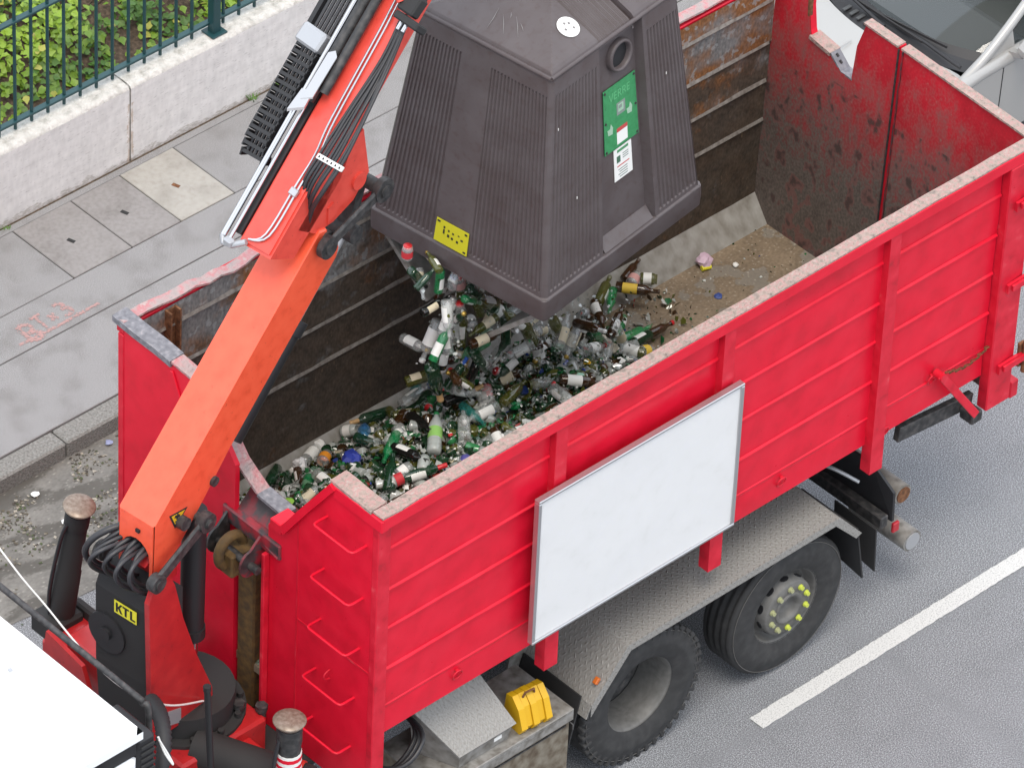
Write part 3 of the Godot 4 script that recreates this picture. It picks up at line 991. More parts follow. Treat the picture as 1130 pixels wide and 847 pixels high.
func container_front(t):
	var st
	# far-side front plate, bent along its top and cut down towards the middle
	var left = [[-1.158, 1.05], [-1.158, 3.42], [-.72, 3.43], [-.47, 3.40], [-.26, 3.19], [-.10, 2.98], [-.10, 1.05]]
	st = ST()
	prism(st, left.map(func(p): return Vector3(.0, p[1], p[0])), Vector3(.035, 0, 0))
	obj("front_plate", st, mats.red, t)
	var right = [[.215, 1.05], [.215, 2.72], [.36, 2.78], [.78, 3.40], [1.158, 3.40], [1.158, 1.05]]
	st = ST()
	prism(st, right.map(func(p): return Vector3(.0, p[1], p[0])), Vector3(.035, 0, 0))
	obj("front_plate", st, mats.red, t)
	# crease in the far-side plate
	st = ST()
	beam(st, Vector3(-.006, 3.36, -.70), Vector3(-.006, 2.72, -.40), .03, .012, Vector3(1, 0, 0), .004)
	obj("stiffener", st, mats.red, t)
	# seam and frame of the near-side front plate
	st = ST()
	prism(st, [Vector3(-.004, 2.12, .50), Vector3(-.004, 2.135, .50), Vector3(-.004, 2.135, 1.19), Vector3(-.004, 2.12, 1.19)], Vector3(.006, 0, 0))
	bb(st, Vector3(-.004, 1.05, .485), Vector3(.002, 2.9, .497))
	obj("seam", st, mats.red_worn, t)
	st = ST()
	bb(st, Vector3(-.05, 1.02, .205), Vector3(-.002, 2.50, .235), .006)
	bb(st, Vector3(.037, 1.02, .20), Vector3(.34, 2.40, .235), .006)
	obj("pocket_side", st, mats.red_worn, t)
	st = ST()
	bb(st, Vector3(.037, 1.02, -.135), Vector3(.34, 2.40, -.098), .006)
	obj("pocket_side", st, mats.red_worn, t)
	st = ST()
	bb(st, Vector3(.34, 1.02, -.135), Vector3(.36, 2.40, .235))
	obj("pocket_back", st, mats.red_worn, t)
	# sloping apron over the hook pocket
	st = ST()
	prism(st, [Vector3(.20, 2.77, -.12), Vector3(.20, 2.75, .30), Vector3(-.03, 2.52, .33), Vector3(.0, 2.60, -.10)], Vector3(.012, -.012, 0))
	obj("pocket_apron", st, mats.scraped, t)
	st = ST()
	bb(st, Vector3(-.02, 2.50, -.20), Vector3(.04, 2.62, .34), .01)
	obj("pocket_lintel", st, mats.scraped, t)
	# lifting bar between two ears
	st = ST()
	cyl(st, Vector3(-.10, 2.40, -.20), Vector3(-.10, 2.40, .24), .028, 14)
	obj("lifting_bar", st, mats.dark_steel, t)
	for z in [.15, -.16]:
		st = ST()
		var ear = []
		for i in 9:
			var a = PI * .5 + i * PI / 8.0
			ear.append(Vector3(-.10 + cos(a) * .085, 2.41 + sin(a) * .10, z))
		ear += [Vector3(.01, 2.31, z), Vector3(.01, 2.62, z)]
		prism(st, ear, Vector3(0, 0, .018))
		obj("ear", st, mats.scraped if z > 0 else mats.dark_steel, t)
	# folded rim along the front
	st = ST()
	sweep_rect(st, [Vector3(.045, 3.455, -1.262), Vector3(.04, 3.452, -1.05), Vector3(.045, 3.445, -.86), Vector3(.035, 3.447, -.70)], Vector3(1, .08, 0), .115, .05)
	obj("rim", st, mats.rim_grey, t)
	st = ST()
	sweep_rect(st, [Vector3(.035, 3.446, -.695), Vector3(.045, 3.42, -.52), Vector3(.055, 3.36, -.42), Vector3(.06, 3.20, -.27), Vector3(.07, 2.99, -.115)], Vector3(1, .05, 0), .10, .018)
	obj("rim", st, mats.rim_front, t)
	st = ST()
	sweep_rect(st, [Vector3(.07, 2.99, -.115), Vector3(.10, 2.90, -.07), Vector3(.12, 2.80, .03)], Vector3(1, 0, 0), .10, .02)
	obj("rim", st, mats.rim_front, t)
	st = ST()
	sweep_rect(st, [Vector3(.12, 2.80, .03), Vector3(.12, 2.785, .27)], Vector3(1, 0, 0), .11, .022)
	obj("rim", st, mats.rim_grey, t)
	st = ST()
	bb(st, Vector3(-.02, 2.72, .245), Vector3(.13, 2.80, .345), .006)
	obj("rim_stop", st, mats.red, t)
	st = ST()
	sweep_rect(st, [Vector3(.04, 2.79, .345), Vector3(.05, 3.10, .55), Vector3(.05, 3.435, .785)], Vector3(1, 0, 0), .15, .05)
	obj("rim", st, mats.red, t)
	st = ST()
	sweep_rect(st, [Vector3(.06, 3.452, .77), Vector3(.05, 3.462, .90), Vector3(.058, 3.442, 1.02), Vector3(.05, 3.452, 1.145)], Vector3(1, .06, 0), .13, .022)
	obj("rim", st, mats.rim, t)
	st = ST()
	bb(st, Vector3(-.012, 3.33, .80), Vector3(.05, 3.428, 1.246), .008)
	obj("top_rail", st, mats.red, t)
	# ladder rungs
	for k in 5:
		var y = [3.138, 2.70, 2.275, 1.84, 1.415][k]
		var z1 = [1.10, 1.082, 1.064, 1.03, 1.01][k]
		var z0 = z1 - .355
		st = ST()
		var path = [Vector3(.01, y, z0), Vector3(-.085, y, z0), Vector3(-.108, y, z0 + .006), Vector3(-.116, y, z0 + .026), Vector3(-.116, y, z1 - .026), Vector3(-.108, y, z1 - .006), Vector3(-.085, y, z1), Vector3(.01, y, z1)]
		tube(st, path, .0095, 8)
		obj("rung", st, mats.red, t)
	# drain ring
	st = ST()
	var ring = []
	for i in 11: ring.append(Vector3(-.012 - sin(i * PI / 10.0) * .05, 1.90 + cos(i * PI / 10.0) * .035, .82))
	tube(st, ring, .006, 6)
	obj("ring", st, mats.red_worn, t)

func container_rear(t):
	var st
	var dx = func(y): return 5.594 + .036 * (y - 1.43)
	var leaves = [
		[[-1.149, 1.31], [-1.149, 3.56], [-.84, 3.53], [-.835, 3.34], [-.805, 3.17], [-.79, 3.13], [-.60, 3.10], [-.50, 3.00], [-.40, 3.005], [-.385, 3.28], [-.32, 3.50], [-.012, 3.485], [-.012, 1.31]],
		[[.012, 1.31], [.012, 3.485], [1.149, 3.44], [1.149, 1.31]]]
	for k in 2:
		var lp = leaves[k]
		var p2 := PackedVector2Array()
		for p in lp: p2.append(Vector2(p[0], p[1]))
		st = ST()
		prism(st, lp.map(func(p): return Vector3(dx.call(p[1]) + .004, p[1], p[0])), Vector3(.055, 0, 0))
		var dn = obj("door", st, mats.red, t)
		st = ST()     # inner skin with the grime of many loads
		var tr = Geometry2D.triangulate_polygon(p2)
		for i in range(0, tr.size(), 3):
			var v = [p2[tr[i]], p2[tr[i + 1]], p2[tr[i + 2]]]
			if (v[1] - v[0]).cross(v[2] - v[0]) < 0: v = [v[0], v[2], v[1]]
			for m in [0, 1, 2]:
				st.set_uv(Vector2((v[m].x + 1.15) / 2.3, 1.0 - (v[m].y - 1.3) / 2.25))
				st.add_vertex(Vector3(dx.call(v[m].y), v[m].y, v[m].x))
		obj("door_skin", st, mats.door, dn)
	# edges: worn folded strips
	st = ST()
	sweep_rect(st, [Vector3(5.69, 3.508, -.335), Vector3(5.69, 3.498, -.02)], Vector3(1, 0, 0), .075, .016)
	obj("door_edge", st, mats.rim, t)
	st = ST()
	sweep_rect(st, [Vector3(5.69, 3.498, .012), Vector3(5.69, 3.475, .58), Vector3(5.69, 3.452, 1.15)], Vector3(1, 0, 0), .075, .016)
	obj("door_edge", st, mats.rim, t)
	st = ST()
	sweep_rect(st, [Vector3(5.69, 3.138, -.80), Vector3(5.69, 3.106, -.60)], Vector3(1, 0, 0), .10, .03)
	obj("door_edge", st, mats.rim, t)
	st = ST()
	sweep_rect(st, [Vector3(5.69, 3.104, -.60), Vector3(5.695, 3.006, -.50), Vector3(5.69, 3.006, -.395)], Vector3(1, 0, 0), .085, .014)
	var br = obj("door_edge", st, mats.rim_grey, t)
	for q in [[3.075, -.565], [3.04, -.53]]:
		st = ST()
		cyl(st, Vector3(5.69, q[0], q[1]), Vector3(5.685, q[0] + .018, q[1] - .016), .009, 8)
		obj("bolt", st, mats.dark_steel, br)
	st = ST()
	beam(st, Vector3(5.675, 3.14, -.835), Vector3(5.675, 3.55, -.845), .03, .03, Vector3.RIGHT, .006)
	obj("door_edge", st, mats.rust, t)
	for z in [-.018, .020]:
		st = ST()
		beam(st, Vector3(dx.call(1.44) - .004, 1.44, z), Vector3(dx.call(3.47) - .004, 3.47, z), .012, .014, Vector3.RIGHT, .003)
		obj("door_stop", st, mats.scraped if z > 0 else mats.dark_steel, t)
	st = ST()
	bb(st, Vector3(5.725, 1.22, -1.2), Vector3(5.80, 1.36, 1.2), .008)
	obj("rear_sill", st, mats.red_worn, t)

# ------------------------------------------------------------------ blank white board hung on the container
func board():
	var t = thing("blank_board", "blank white panel in an aluminium frame hung on the container side", "board", Vector3(2.1, 1.73, 1.29))
	var st = ST()
	var z = 1.285
	sheet(st, func(u, v): return Vector3(lerpf(1.27, 3.0, u), lerpf(1.735, 2.895, v), z + .008 + noi.get_noise_2d(u * 3.0, v * 3.0) * .004), 14, 10)
	bb(st, Vector3(1.265, 1.73, z - .012), Vector3(3.005, 2.90, z))
	obj("panel", st, mats.white, t)
	for e in [[Vector3(1.252, 2.888, 0), Vector3(3.018, 2.910, 0)], [Vector3(1.252, 1.718, 0), Vector3(3.018, 1.740, 0)], [Vector3(1.252, 1.740, 0), Vector3(1.278, 2.888, 0)], [Vector3(2.990, 1.740, 0), Vector3(3.018, 2.888, 0)]]:
		st = ST()
		bb(st, e[0] + Vector3(0, 0, z - .028), e[1] + Vector3(0, 0, z + .022), .005)
		obj("frame_bar", st, mats.alloy, t)
	for x in [1.35, 2.92]:
		for y in [1.86, 2.75]:
			st = ST()
			bb(st, Vector3(x - .05, y - .03, 1.236), Vector3(x + .05, y + .03, 1.272), .004)
			obj("bracket", st, mats.zinc, t)

# ------------------------------------------------------------------ the lorry
const AX := Basis(Vector3(1, 0, 0), Vector3(0, 0, 1), Vector3(0, -1, 0))     # lathe axis y -> z

func wheel(t, c: Vector3, side: float, drive: bool, dual: bool):
	var R := .53
	var T = Transform3D(AX if side > 0 else Basis(Vector3(-1, 0, 0), Vector3(0, 0, -1), Vector3(0, -1, 0)), c)
	var w := Node3D.new()
	w.name = "wheel"
	t.add_child(w, true)
	w.position = -bases[t]
	var st = ST()
	var tyre = func(s, off):
		var h = .148
		var p = [Vector2(.285, off - h * .8), Vector2(.33, off - h), Vector2(.42, off - h * 1.04), Vector2(.485, off - h * .97)]
		if drive:
			p += [Vector2(R - .016, off - h * .84), Vector2(R - .004, off - h * .80)]
			for g in [-.5, 0.0, .5]:
				p += [Vector2(R - .002, off + (g - .22) * h), Vector2(R - .014, off + (g - .08) * h), Vector2(R - .014, off + (g + .08) * h), Vector2(R - .002, off + (g + .22) * h)]
			p += [Vector2(R - .004, off + h * .80), Vector2(R - .016, off + h * .84)]
		else:
			p += [Vector2(R - .02, off - h * .86)]
			for g in [-.6, -.2, .2, .6]:
				p += [Vector2(R - .002, off + (g - .14) * h), Vector2(R - .012, off + (g - .05) * h), Vector2(R - .012, off + (g + .05) * h), Vector2(R - .002, off + (g + .14) * h)]
			p += [Vector2(R - .02, off + h * .86)]
		p += [Vector2(.485, off + h * .97), Vector2(.42, off + h * 1.04), Vector2(.40, off + h * 1.05), Vector2(.392, off + h * 1.03), Vector2(.33, off + h), Vector2(.285, off + h * .8)]
		lathe(s, p, 56, T)
		if drive:   # shoulder blocks with slanting cuts
			for k in 44:
				var a = TAU * k / 44.0
				for sg in [-1.0, 1.0]:
					var d = T.basis * Vector3(cos(a), 0, sin(a)); var tg = T.basis * Vector3(-sin(a), 0, cos(a)); var ax = T.basis * Vector3(0, 1, 0)
					box(s, c + d * (R - .012) + ax * (off + sg * h * .80), Vector3(.028, .046, .058), .006, Basis(d, tg, ax).orthonormalized() * Basis(Vector3.RIGHT, sg * .35))
					box(s, c + d * (R - .045) + ax * (off + sg * h * .965), Vector3(.05, .030, .012), .004, Basis(d, tg, ax).orthonormalized())
	tyre.call(st, 0.0)
	obj("tyre", st, mats.tyre, w)
	if dual:
		st = ST()
		tyre.call(st, -.34)
		obj("tyre", st, mats.tyre, w)
	st = ST()
	if drive:
		lathe(st, [Vector2(.262, -.15), Vector2(.265, .02), Vector2(.275, .095), Vector2(.292, .118), Vector2(.300, .118), Vector2(.300, .10)], 40, T)
	else:
		lathe(st, [Vector2(.12, .15), Vector2(.20, .15), Vector2(.212, .138), Vector2(.222, .06), Vector2(.235, .03), Vector2(.265, .03), Vector2(.275, .10), Vector2(.290, .122), Vector2(.300, .122), Vector2(.300, .10)], 40, T, false)
		lathe(st, [Vector2(.0, .10), Vector2(.075, .10), Vector2(.08, .135), Vector2(.10, .16), Vector2(.118, .162), Vector2(.124, .15)], 30, T)
	var rim = obj("wheel_disc", st, mats.wheel_rim, w)
	if drive:
		st = ST()
		lathe(st, [Vector2(.0, -.06), Vector2(.075, -.06), Vector2(.09, -.075), Vector2(.10, -.15), Vector2(.13, -.165), Vector2(.22, -.15), Vector2(.264, -.155)], 36, T)
		obj("wheel_centre", st, mats.dark_steel, rim)
	st = ST()
	var rg = []
	for i in 57: rg.append(c + T.basis * Vector3(cos(i * TAU / 56.0) * .497, .141, sin(i * TAU / 56.0) * .497))
	tube(st, rg, .003, 4, false)
	obj("scuffed_edge", st, mats.scuff_line, w)
	var nn = 10
	for k in nn:
		var a = TAU * (k + .5) / nn
		var d = T.basis * Vector3(cos(a), 0, sin(a)); var ax = T.basis * Vector3(0, 1, 0)
		if not drive:
			st = ST()
			var p0 = c + d * .164 + ax * .149
			cyl(st, p0, p0 + ax * .030, .016, 6)
			tube(st, [p0 + ax * .002, p0 + ax * .012], .021, 10)
			obj("wheel_nut", st, mats.nut_cap if k in [1, 2, 8, 9, 0] and side > 0 else mats.nut, rim)
		st = ST()
		var q = c + d * (.225 if drive else .214) + ax * (-.151 if drive else .092)
		if k % (1 if not drive else 2) == 0:
			var B = Basis(d, T.basis * Vector3(-sin(a), 0, cos(a)), ax).orthonormalized()
			var ov = []
			for i in 10:
				ov.append(q + (d * cos(i * TAU / 10) * .022 + B.y * sin(i * TAU / 10) * .032 if drive else ax * cos(i * TAU / 10) * .022 + B.y * sin(i * TAU / 10) * .034))
			prism(st, ov, (ax if drive else d) * .006)
			obj("hand_hole", st, mats.ink, rim)
	st = ST()
	cyl(st, c + T.basis * Vector3(0, -.30, 0), c + T.basis * Vector3(0, -.14 if drive else .0, 0), .24, 20)
	obj("brake_drum", st, mats.dark_steel, w)

func lorry():
	var st
	var t = thing("lorry", "white-cabbed tandem-axle lorry carrying the red container, grey tread-plate mudguard", "lorry", Vector3(1, 0, 0))
	# frame
	for z in [-.40, .40]:
		st = ST()
		bb(st, Vector3(-4.4, .72, z - .045), Vector3(4.85, 1.02, z + .045), .005)
		obj("chassis_rail", st, mats.black_rough, t)
	for x in [-3.2, -1.2, .2, 1.5, 3.05, 4.7]:
		st = ST()
		bb(st, Vector3(x - .06, .76, -.36), Vector3(x + .06, .98, .36), .005)
		obj("cross_member", st, mats.black_rough, t)
	st = ST()
	bb(st, Vector3(-.25, 1.02, -.62), Vector3(.9, 1.045, .66))
	obj("deck_plate", st, mats.black_rough, t)
	for x in [2.39, 3.71, -2.75]:
		st = ST()
		cyl(st, Vector3(x, .53, -1.0), Vector3(x, .53, 1.0), .085, 14)
		lathe(st, [Vector2(0, -.2), Vector2(.2, -.14), Vector2(.24, 0), Vector2(.2, .14), Vector2(0, .2)], 20, Transform3D(Basis(), Vector3(x, .55, 0)))
		obj("axle", st, mats.dark_steel, t)
	wheel(t, Vector3(2.39, .53, 1.055), 1.0, true, true)
	wheel(t, Vector3(3.71, .53, 1.055), 1.0, false, false)
	wheel(t, Vector3(2.39, .53, -1.055), -1.0, true, true)
	wheel(t, Vector3(3.71, .53, -1.055), -1.0, false, false)
	wheel(t, Vector3(-2.75, .53, 1.03), 1.0, false, false)
	wheel(t, Vector3(-2.75, .53, -1.03), -1.0, false, false)
	# mudguards: folded tread plate
	for s in [1.0, -1.0]:
		st = ST()
		var path = [Vector3(1.83, .70, s * .93), Vector3(1.87, .80, s * .93), Vector3(2.17, 1.14, s * .93), Vector3(4.08, 1.14, s * .93), Vector3(4.31, .88, s * .93)]
		sweep_rect(st, path, Vector3(0, 0, 1), .64, .008)
		var lp = [Vector3(1.87, .80, s * 1.251), Vector3(2.17, 1.142, s * 1.251), Vector3(4.08, 1.142, s * 1.251), Vector3(4.31, .88, s * 1.251), Vector3(4.26, .86, s * 1.251), Vector3(4.05, 1.085, s * 1.251), Vector3(2.20, 1.085, s * 1.251), Vector3(1.93, .775, s * 1.251), Vector3(1.87, .70, s * 1.251)]
		prism(st, lp, Vector3(0, 0, .004 * s))
		var mg = obj("mudguard", st, mats.tread, t)
		st = ST()
		prism(st, [Vector3(1.80, 1.12, s * .60), Vector3(1.86, 1.16, s * .60), Vector3(2.14, 1.20, s * .60), Vector3(2.16, 1.15, s * .60), Vector3(1.86, .79, s * .60), Vector3(1.70, .40, s * .60), Vector3(1.66, .40, s * .60)], Vector3(0, 0, s * .015))
		obj("mudguard_end", st, mats.grey_plate, mg)
		st = ST()      # rubber flap behind the cross locker
		prism(st, [Vector3(1.70, .36, s * .62), Vector3(1.86, .82, s * .62), Vector3(1.86, .82, s * 1.16), Vector3(1.70, .36, s * 1.20)], Vector3(.012, -.004, 0))
		obj("mud_flap", st, mats.black_rough, t)
		st = ST()
		prism(st, [Vector3(4.29, .90, s * .70), Vector3(4.29, .90, s * 1.23), Vector3(4.38, .42, s * 1.23), Vector3(4.38, .50, s * .70)], Vector3(.012, .004, 0))
		obj("mud_flap", st, mats.black_rough, t)
	# side marker lamp on the mudguard slope
	st = ST()
	box(st, Vector3(1.955, .93, 1.20), Vector3(.05, .03, .035), .006, Basis(Vector3.BACK, .85))
	obj("marker_lamp", st, M(lin(.55, .13, .02), .3), t)
	# steel locker with lid lip
	st = ST()
	bb(st, Vector3(.55, .28, .72), Vector3(1.70, .845, 1.235), .008)
	var lk = obj("locker", st, mats.box_steel, t)
	st = ST()
	bb(st, Vector3(.54, .845, .70), Vector3(1.715, .872, 1.255), .006)
	bb(st, Vector3(.54, .775, 1.238), Vector3(1.715, .845, 1.252), .003)
	obj("locker_top", st, mats.grey_plate, lk)
	st = ST()
	bb(st, Vector3(.60, .74, 1.236), Vector3(1.66, .75, 1.243))
	tube(st, [Vector3(1.69, .76, 1.24), Vector3(1.69, .76, 1.275), Vector3(1.69, .72, 1.275)], .006, 6)
	obj("locker_catch", st, mats.dark_steel, lk)
	# tread-plate cover beside it, sloping outwards
	st = ST()
	var A = [Vector3(.60, 1.30, .90), Vector3(1.15, 1.29, .90), Vector3(1.222, 1.0, 1.20), Vector3(.762, 1.0, 1.20)]
	var Bq = [Vector3(.66, .875, .88), Vector3(1.15, .875, .88), Vector3(1.20, .875, 1.185), Vector3(.78, .875, 1.185)]
	var mid = Vector3(.93, 1.0, 1.05)
	for i in 4: qo(st, A[i], A[(i + 1) % 4], Bq[(i + 1) % 4], Bq[i], mid)
	qo(st, Bq[0], Bq[1], Bq[2], Bq[3], mid)
	var cv = obj("battery_cover", st, mats.grey_plate, t)
	st = ST()
	prism(st, [A[0] + Vector3(-.012, 0, -.01), A[1] + Vector3(.012, 0, -.01), A[2] + Vector3(.014, -.004, .012), A[3] + Vector3(-.014, -.004, .012)], Vector3(0, .012, .008))
	obj("cover_lid", st, mats.tread, cv)
	st = ST()
	box(st, Vector3(1.10, .945, 1.196), Vector3(.065, .028, .004))
	obj("maker_plate", st, mats.paper, cv)
	# air hoses
	for k in 3:
		st = ST()
		tube(st, smooth_path([Vector3(.10, .98 + k * .03, .70), Vector3(.30, 1.02 + k * .05, 1.02 + k * .05), Vector3(.52, 1.18 + k * .03, 1.04 + k * .04), Vector3(.60, 1.20, .86), Vector3(.50, 1.05, .62)], 6), .016, 8)
		obj("air_hose", st, mats.hose, t)
	# rear end: rollers, under-run guard, dark guards
	for q in [[1.02, .50, 1.10, .075], [.69, .70, 1.22, .082]]:
		st = ST()
		cyl(st, Vector3(4.86, q[0] - .22, q[1]), Vector3(4.86, q[0] - .22, q[2]), q[3], 18)
		var ro = obj("rear_roller", st, mats.grey_plate, t)
		st = ST()
		cyl(st, Vector3(4.86, q[0] - .22, q[2]), Vector3(4.86, q[0] - .22, q[2] + .008), q[3] * .8, 16)
		obj("roller_end", st, mats.rust if q[0] > .8 else mats.zinc, ro)
	st = ST()
	prism(st, [Vector3(4.55, 1.16, .55), Vector3(4.62, 1.16, 1.0), Vector3(4.66, .98, 1.19), Vector3(4.66, .74, 1.20), Vector3(4.60, .74, .55)], Vector3(.02, 0, 0))
	obj("rear_guard", st, mats.black, t)
	st = ST()
	beam(st, Vector3(4.58, .78, .45), Vector3(4.60, .76, 1.19), .07, .10, Vector3.UP, .008)
	obj("light_bar", st, mats.dark_steel, t)
	st = ST()
	prism(st, [Vector3(4.52, .74, .80), Vector3(4.52, .74, 1.19), Vector3(4.54, .36, 1.19), Vector3(4.54, .42, .80)], Vector3(.012, 0, 0))
	obj("mud_flap", st, mats.black_rough, t)
	st = ST()
	bb(st, Vector3(4.70, .60, 1.16), Vector3(4.76, .68, 1.185), .006)
	obj("reflector", st, M(lin(.40, .02, .03), .3), t)
	st = ST()
	tube(st, smooth_path([Vector3(4.36, 1.08, .62), Vector3(4.40, 1.13, .85), Vector3(4.50, 1.06, 1.02)], 5), .014, 7)
	obj("cable", st, mats.zinc, t)
	# hook arm standing in front of the container
	st = ST()
	bb(st, Vector3(.02, 1.05, -.09), Vector3(.22, 2.28, .07), .012)
	bb(st, Vector3(-.16, 2.24, -.10), Vector3(.22, 2.42, .06), .012)
	var ha = obj("hook_arm", st, mats.ochre, t)
	st = ST()
	var hk = []
	for i in 13:
		var a = PI * .05 + i * PI * 1.25 / 12.0
		hk.append(Vector3(-.10 + cos(a) * .10, 2.40 + sin(a) * .115, -.02))
	tube(st, hk, .035, 10)
	obj("hook", st, mats.ochre, ha)
	# cab
	st = ST()
	bb(st, Vector3(-3.95, .95, -1.19), Vector3(-1.86, 2.60, 1.19), .04)
	var cab = obj("cab", st, mats.cab, t)
	st = ST()    # domed roof
	var hx = func(a, b): return
	sheet(st, func(u, v):
		var x = lerpf(-3.95, -1.845, u); var z = lerpf(1.2, -1.2, v)
		var e = minf(minf(u, 1.0 - u) * 2.1, minf(v, 1.0 - v) * 2.4)
		return Vector3(x, 2.80 + .055 * smoothstep(0.0, .10, e) + .03 * smoothstep(0.0, 1.0, e), z), 40, 44)
	var lip = [Vector3(-3.95, 2.80, 1.2), Vector3(-1.845, 2.80, 1.2), Vector3(-1.845, 2.80, -1.2), Vector3(-3.95, 2.80, -1.2)]
	prism(st, lip, Vector3(0, -.06, 0))
	obj("roof", st, mats.cab, cab)
	st = ST()
	bb(st, Vector3(-3.9, 2.60, -1.17), Vector3(-1.87, 2.745, 1.17), .005)
	obj("roof_seal", st, mats.black, cab)
	st = ST()
	bb(st, Vector3(-2.9, 1.6, 1.185), Vector3(-2.15, 2.50, 1.196), .02)
	bb(st, Vector3(-2.02, 2.10, 1.185), Vector3(-1.90, 2.50, 1.194), .01)
	obj("side_window", st, mats.glass, cab)
	st = ST()
	tube(st, smooth_path([Vector3(-2.32, 2.64, 1.2), Vector3(-2.30, 2.62, 1.26), Vector3(-2.14, 2.62, 1.26), Vector3(-2.12, 2.64, 1.2)], 4), .02, 8)
	obj("grab_handle", st, mats.black, cab)
	st = ST()
	bb(st, Vector3(-1.86, 1.0, .82), Vector3(-1.72, 2.70, 1.17), .02)
	var gr = obj("air_intake", st, mats.black, cab)
	for k in 16:
		st = ST()
		bb(st, Vector3(-1.84, 2.62 - k * .05, 1.168), Vector3(-1.735, 2.645 - k * .05, 1.182), .003)
		obj("louvre", st, mats.black_rough, gr)
	st = ST()
	box(st, Vector3(-2.16, 2.886, .35), Vector3(.03, .012, .03), .004)
	obj("roof_plug", st, mats.zinc, cab)
	# bellows hose behind the cab
	st = ST()
	var bl = []; var br = []
	var p0 = [Vector3(-1.62, 1.5, .95), Vector3(-1.45, 2.2, .98), Vector3(-1.30, 2.30, .80), Vector3(-1.15, 2.1, .45)]
	for i in 49:
		bl.append(p0[0].bezier_interpolate(p0[1], p0[2], p0[3], i / 48.0)); br.append(.052 if i % 2 else .042)
	tube(st, bl, br, 14)
	obj("intake_bellows", st, mats.rubber, t)
	# tubular guard behind the cab
	st = ST()
	tube(st, smooth_path([Vector3(-1.665, 1.2, -1.15), Vector3(-1.665, 2.60, -1.15), Vector3(-1.665, 2.76, -1.10), Vector3(-1.665, 2.785, -.95), Vector3(-1.665, 2.785, 0), Vector3(-1.665, 2.785, .86), Vector3(-1.660, 2.76, .98), Vector3(-1.655, 2.62, 1.03), Vector3(-1.655, 1.2, 1.03)], 6), .021, 10)
	obj("guard_rail", st, mats.dark_steel, t)
	# upright rod with a capped end
	st = ST()
	tube(st, [Vector3(-.9, 1.1, .76), Vector3(-.9, 2.20, .69)], .022, 10)
	tube(st, [Vector3(-.9, 2.20, .69), Vector3(-.9, 2.235, .688)], .026, 10)
	obj("marker_rod", st, mats.black, t)

	# yellow wheel chock on the locker
	var ck = thing("wheel_chock", "ribbed yellow wheel chock standing on the steel locker", "wheel chock", Vector3(1.43, .872, 1.05))
	st = ST()
	var Bc = Basis(Vector3.UP, -.10)
	var o = Vector3(1.42, .874, 1.10)
	var prof = [Vector2(-.02, 0), Vector2(.12, 0), Vector2(.15, .06), Vector2(.10, .22), Vector2(.03, .30), Vector2(-.03, .28), Vector2(-.05, .10)]
	for k in 5:
		var w = [.0, .052, .104, .156, .208][k]
		var lp = []
		for p in prof: lp.append(o + Bc * Vector3(w * .95 - .13, p.y * .86, p.x * (1.0 if k % 2 == 0 else .9)))
		prism(st, lp, Bc * Vector3(.046, 0, 0))
		if k < 4:
			var l2 = []
			for p in prof: l2.append(o + Bc * Vector3(w * .95 - .084, .008 + p.y * .80, p.x * .84))
			prism(st, l2, Bc * Vector3(.006, 0, 0))
	obj("wedge", st, mats.yellow, ck)
	st = ST()
	tube(st, [o + Bc * Vector3(-.06, .235, .05), o + Bc * Vector3(-.05, .275, .06), o + Bc * Vector3(.02, .275, .06), o + Bc * Vector3(.03, .235, .05)], .008, 6)
	obj("grip", st, mats.rust, ck)

# ------------------------------------------------------------------ the loader crane: s along the boom, h up, l across
const TH := 0.12217
func cp(s: float, h: float, l := 0.0) -> Vector3:
	return Vector3(-.5 + s * cos(TH) + l * sin(TH), h, -s * sin(TH) + l * cos(TH))

func cloop(p: Array, l: float) -> Array:
	return p.map(func(q): return cp(q[0], q[1], l))

func jp(u: float, n: float, l: float) -> Vector3:       # along the jib, above its top face, across
	return cp(.613 + u * .723 - n * .691, 4.67 + u * .691 + n * .723, l)

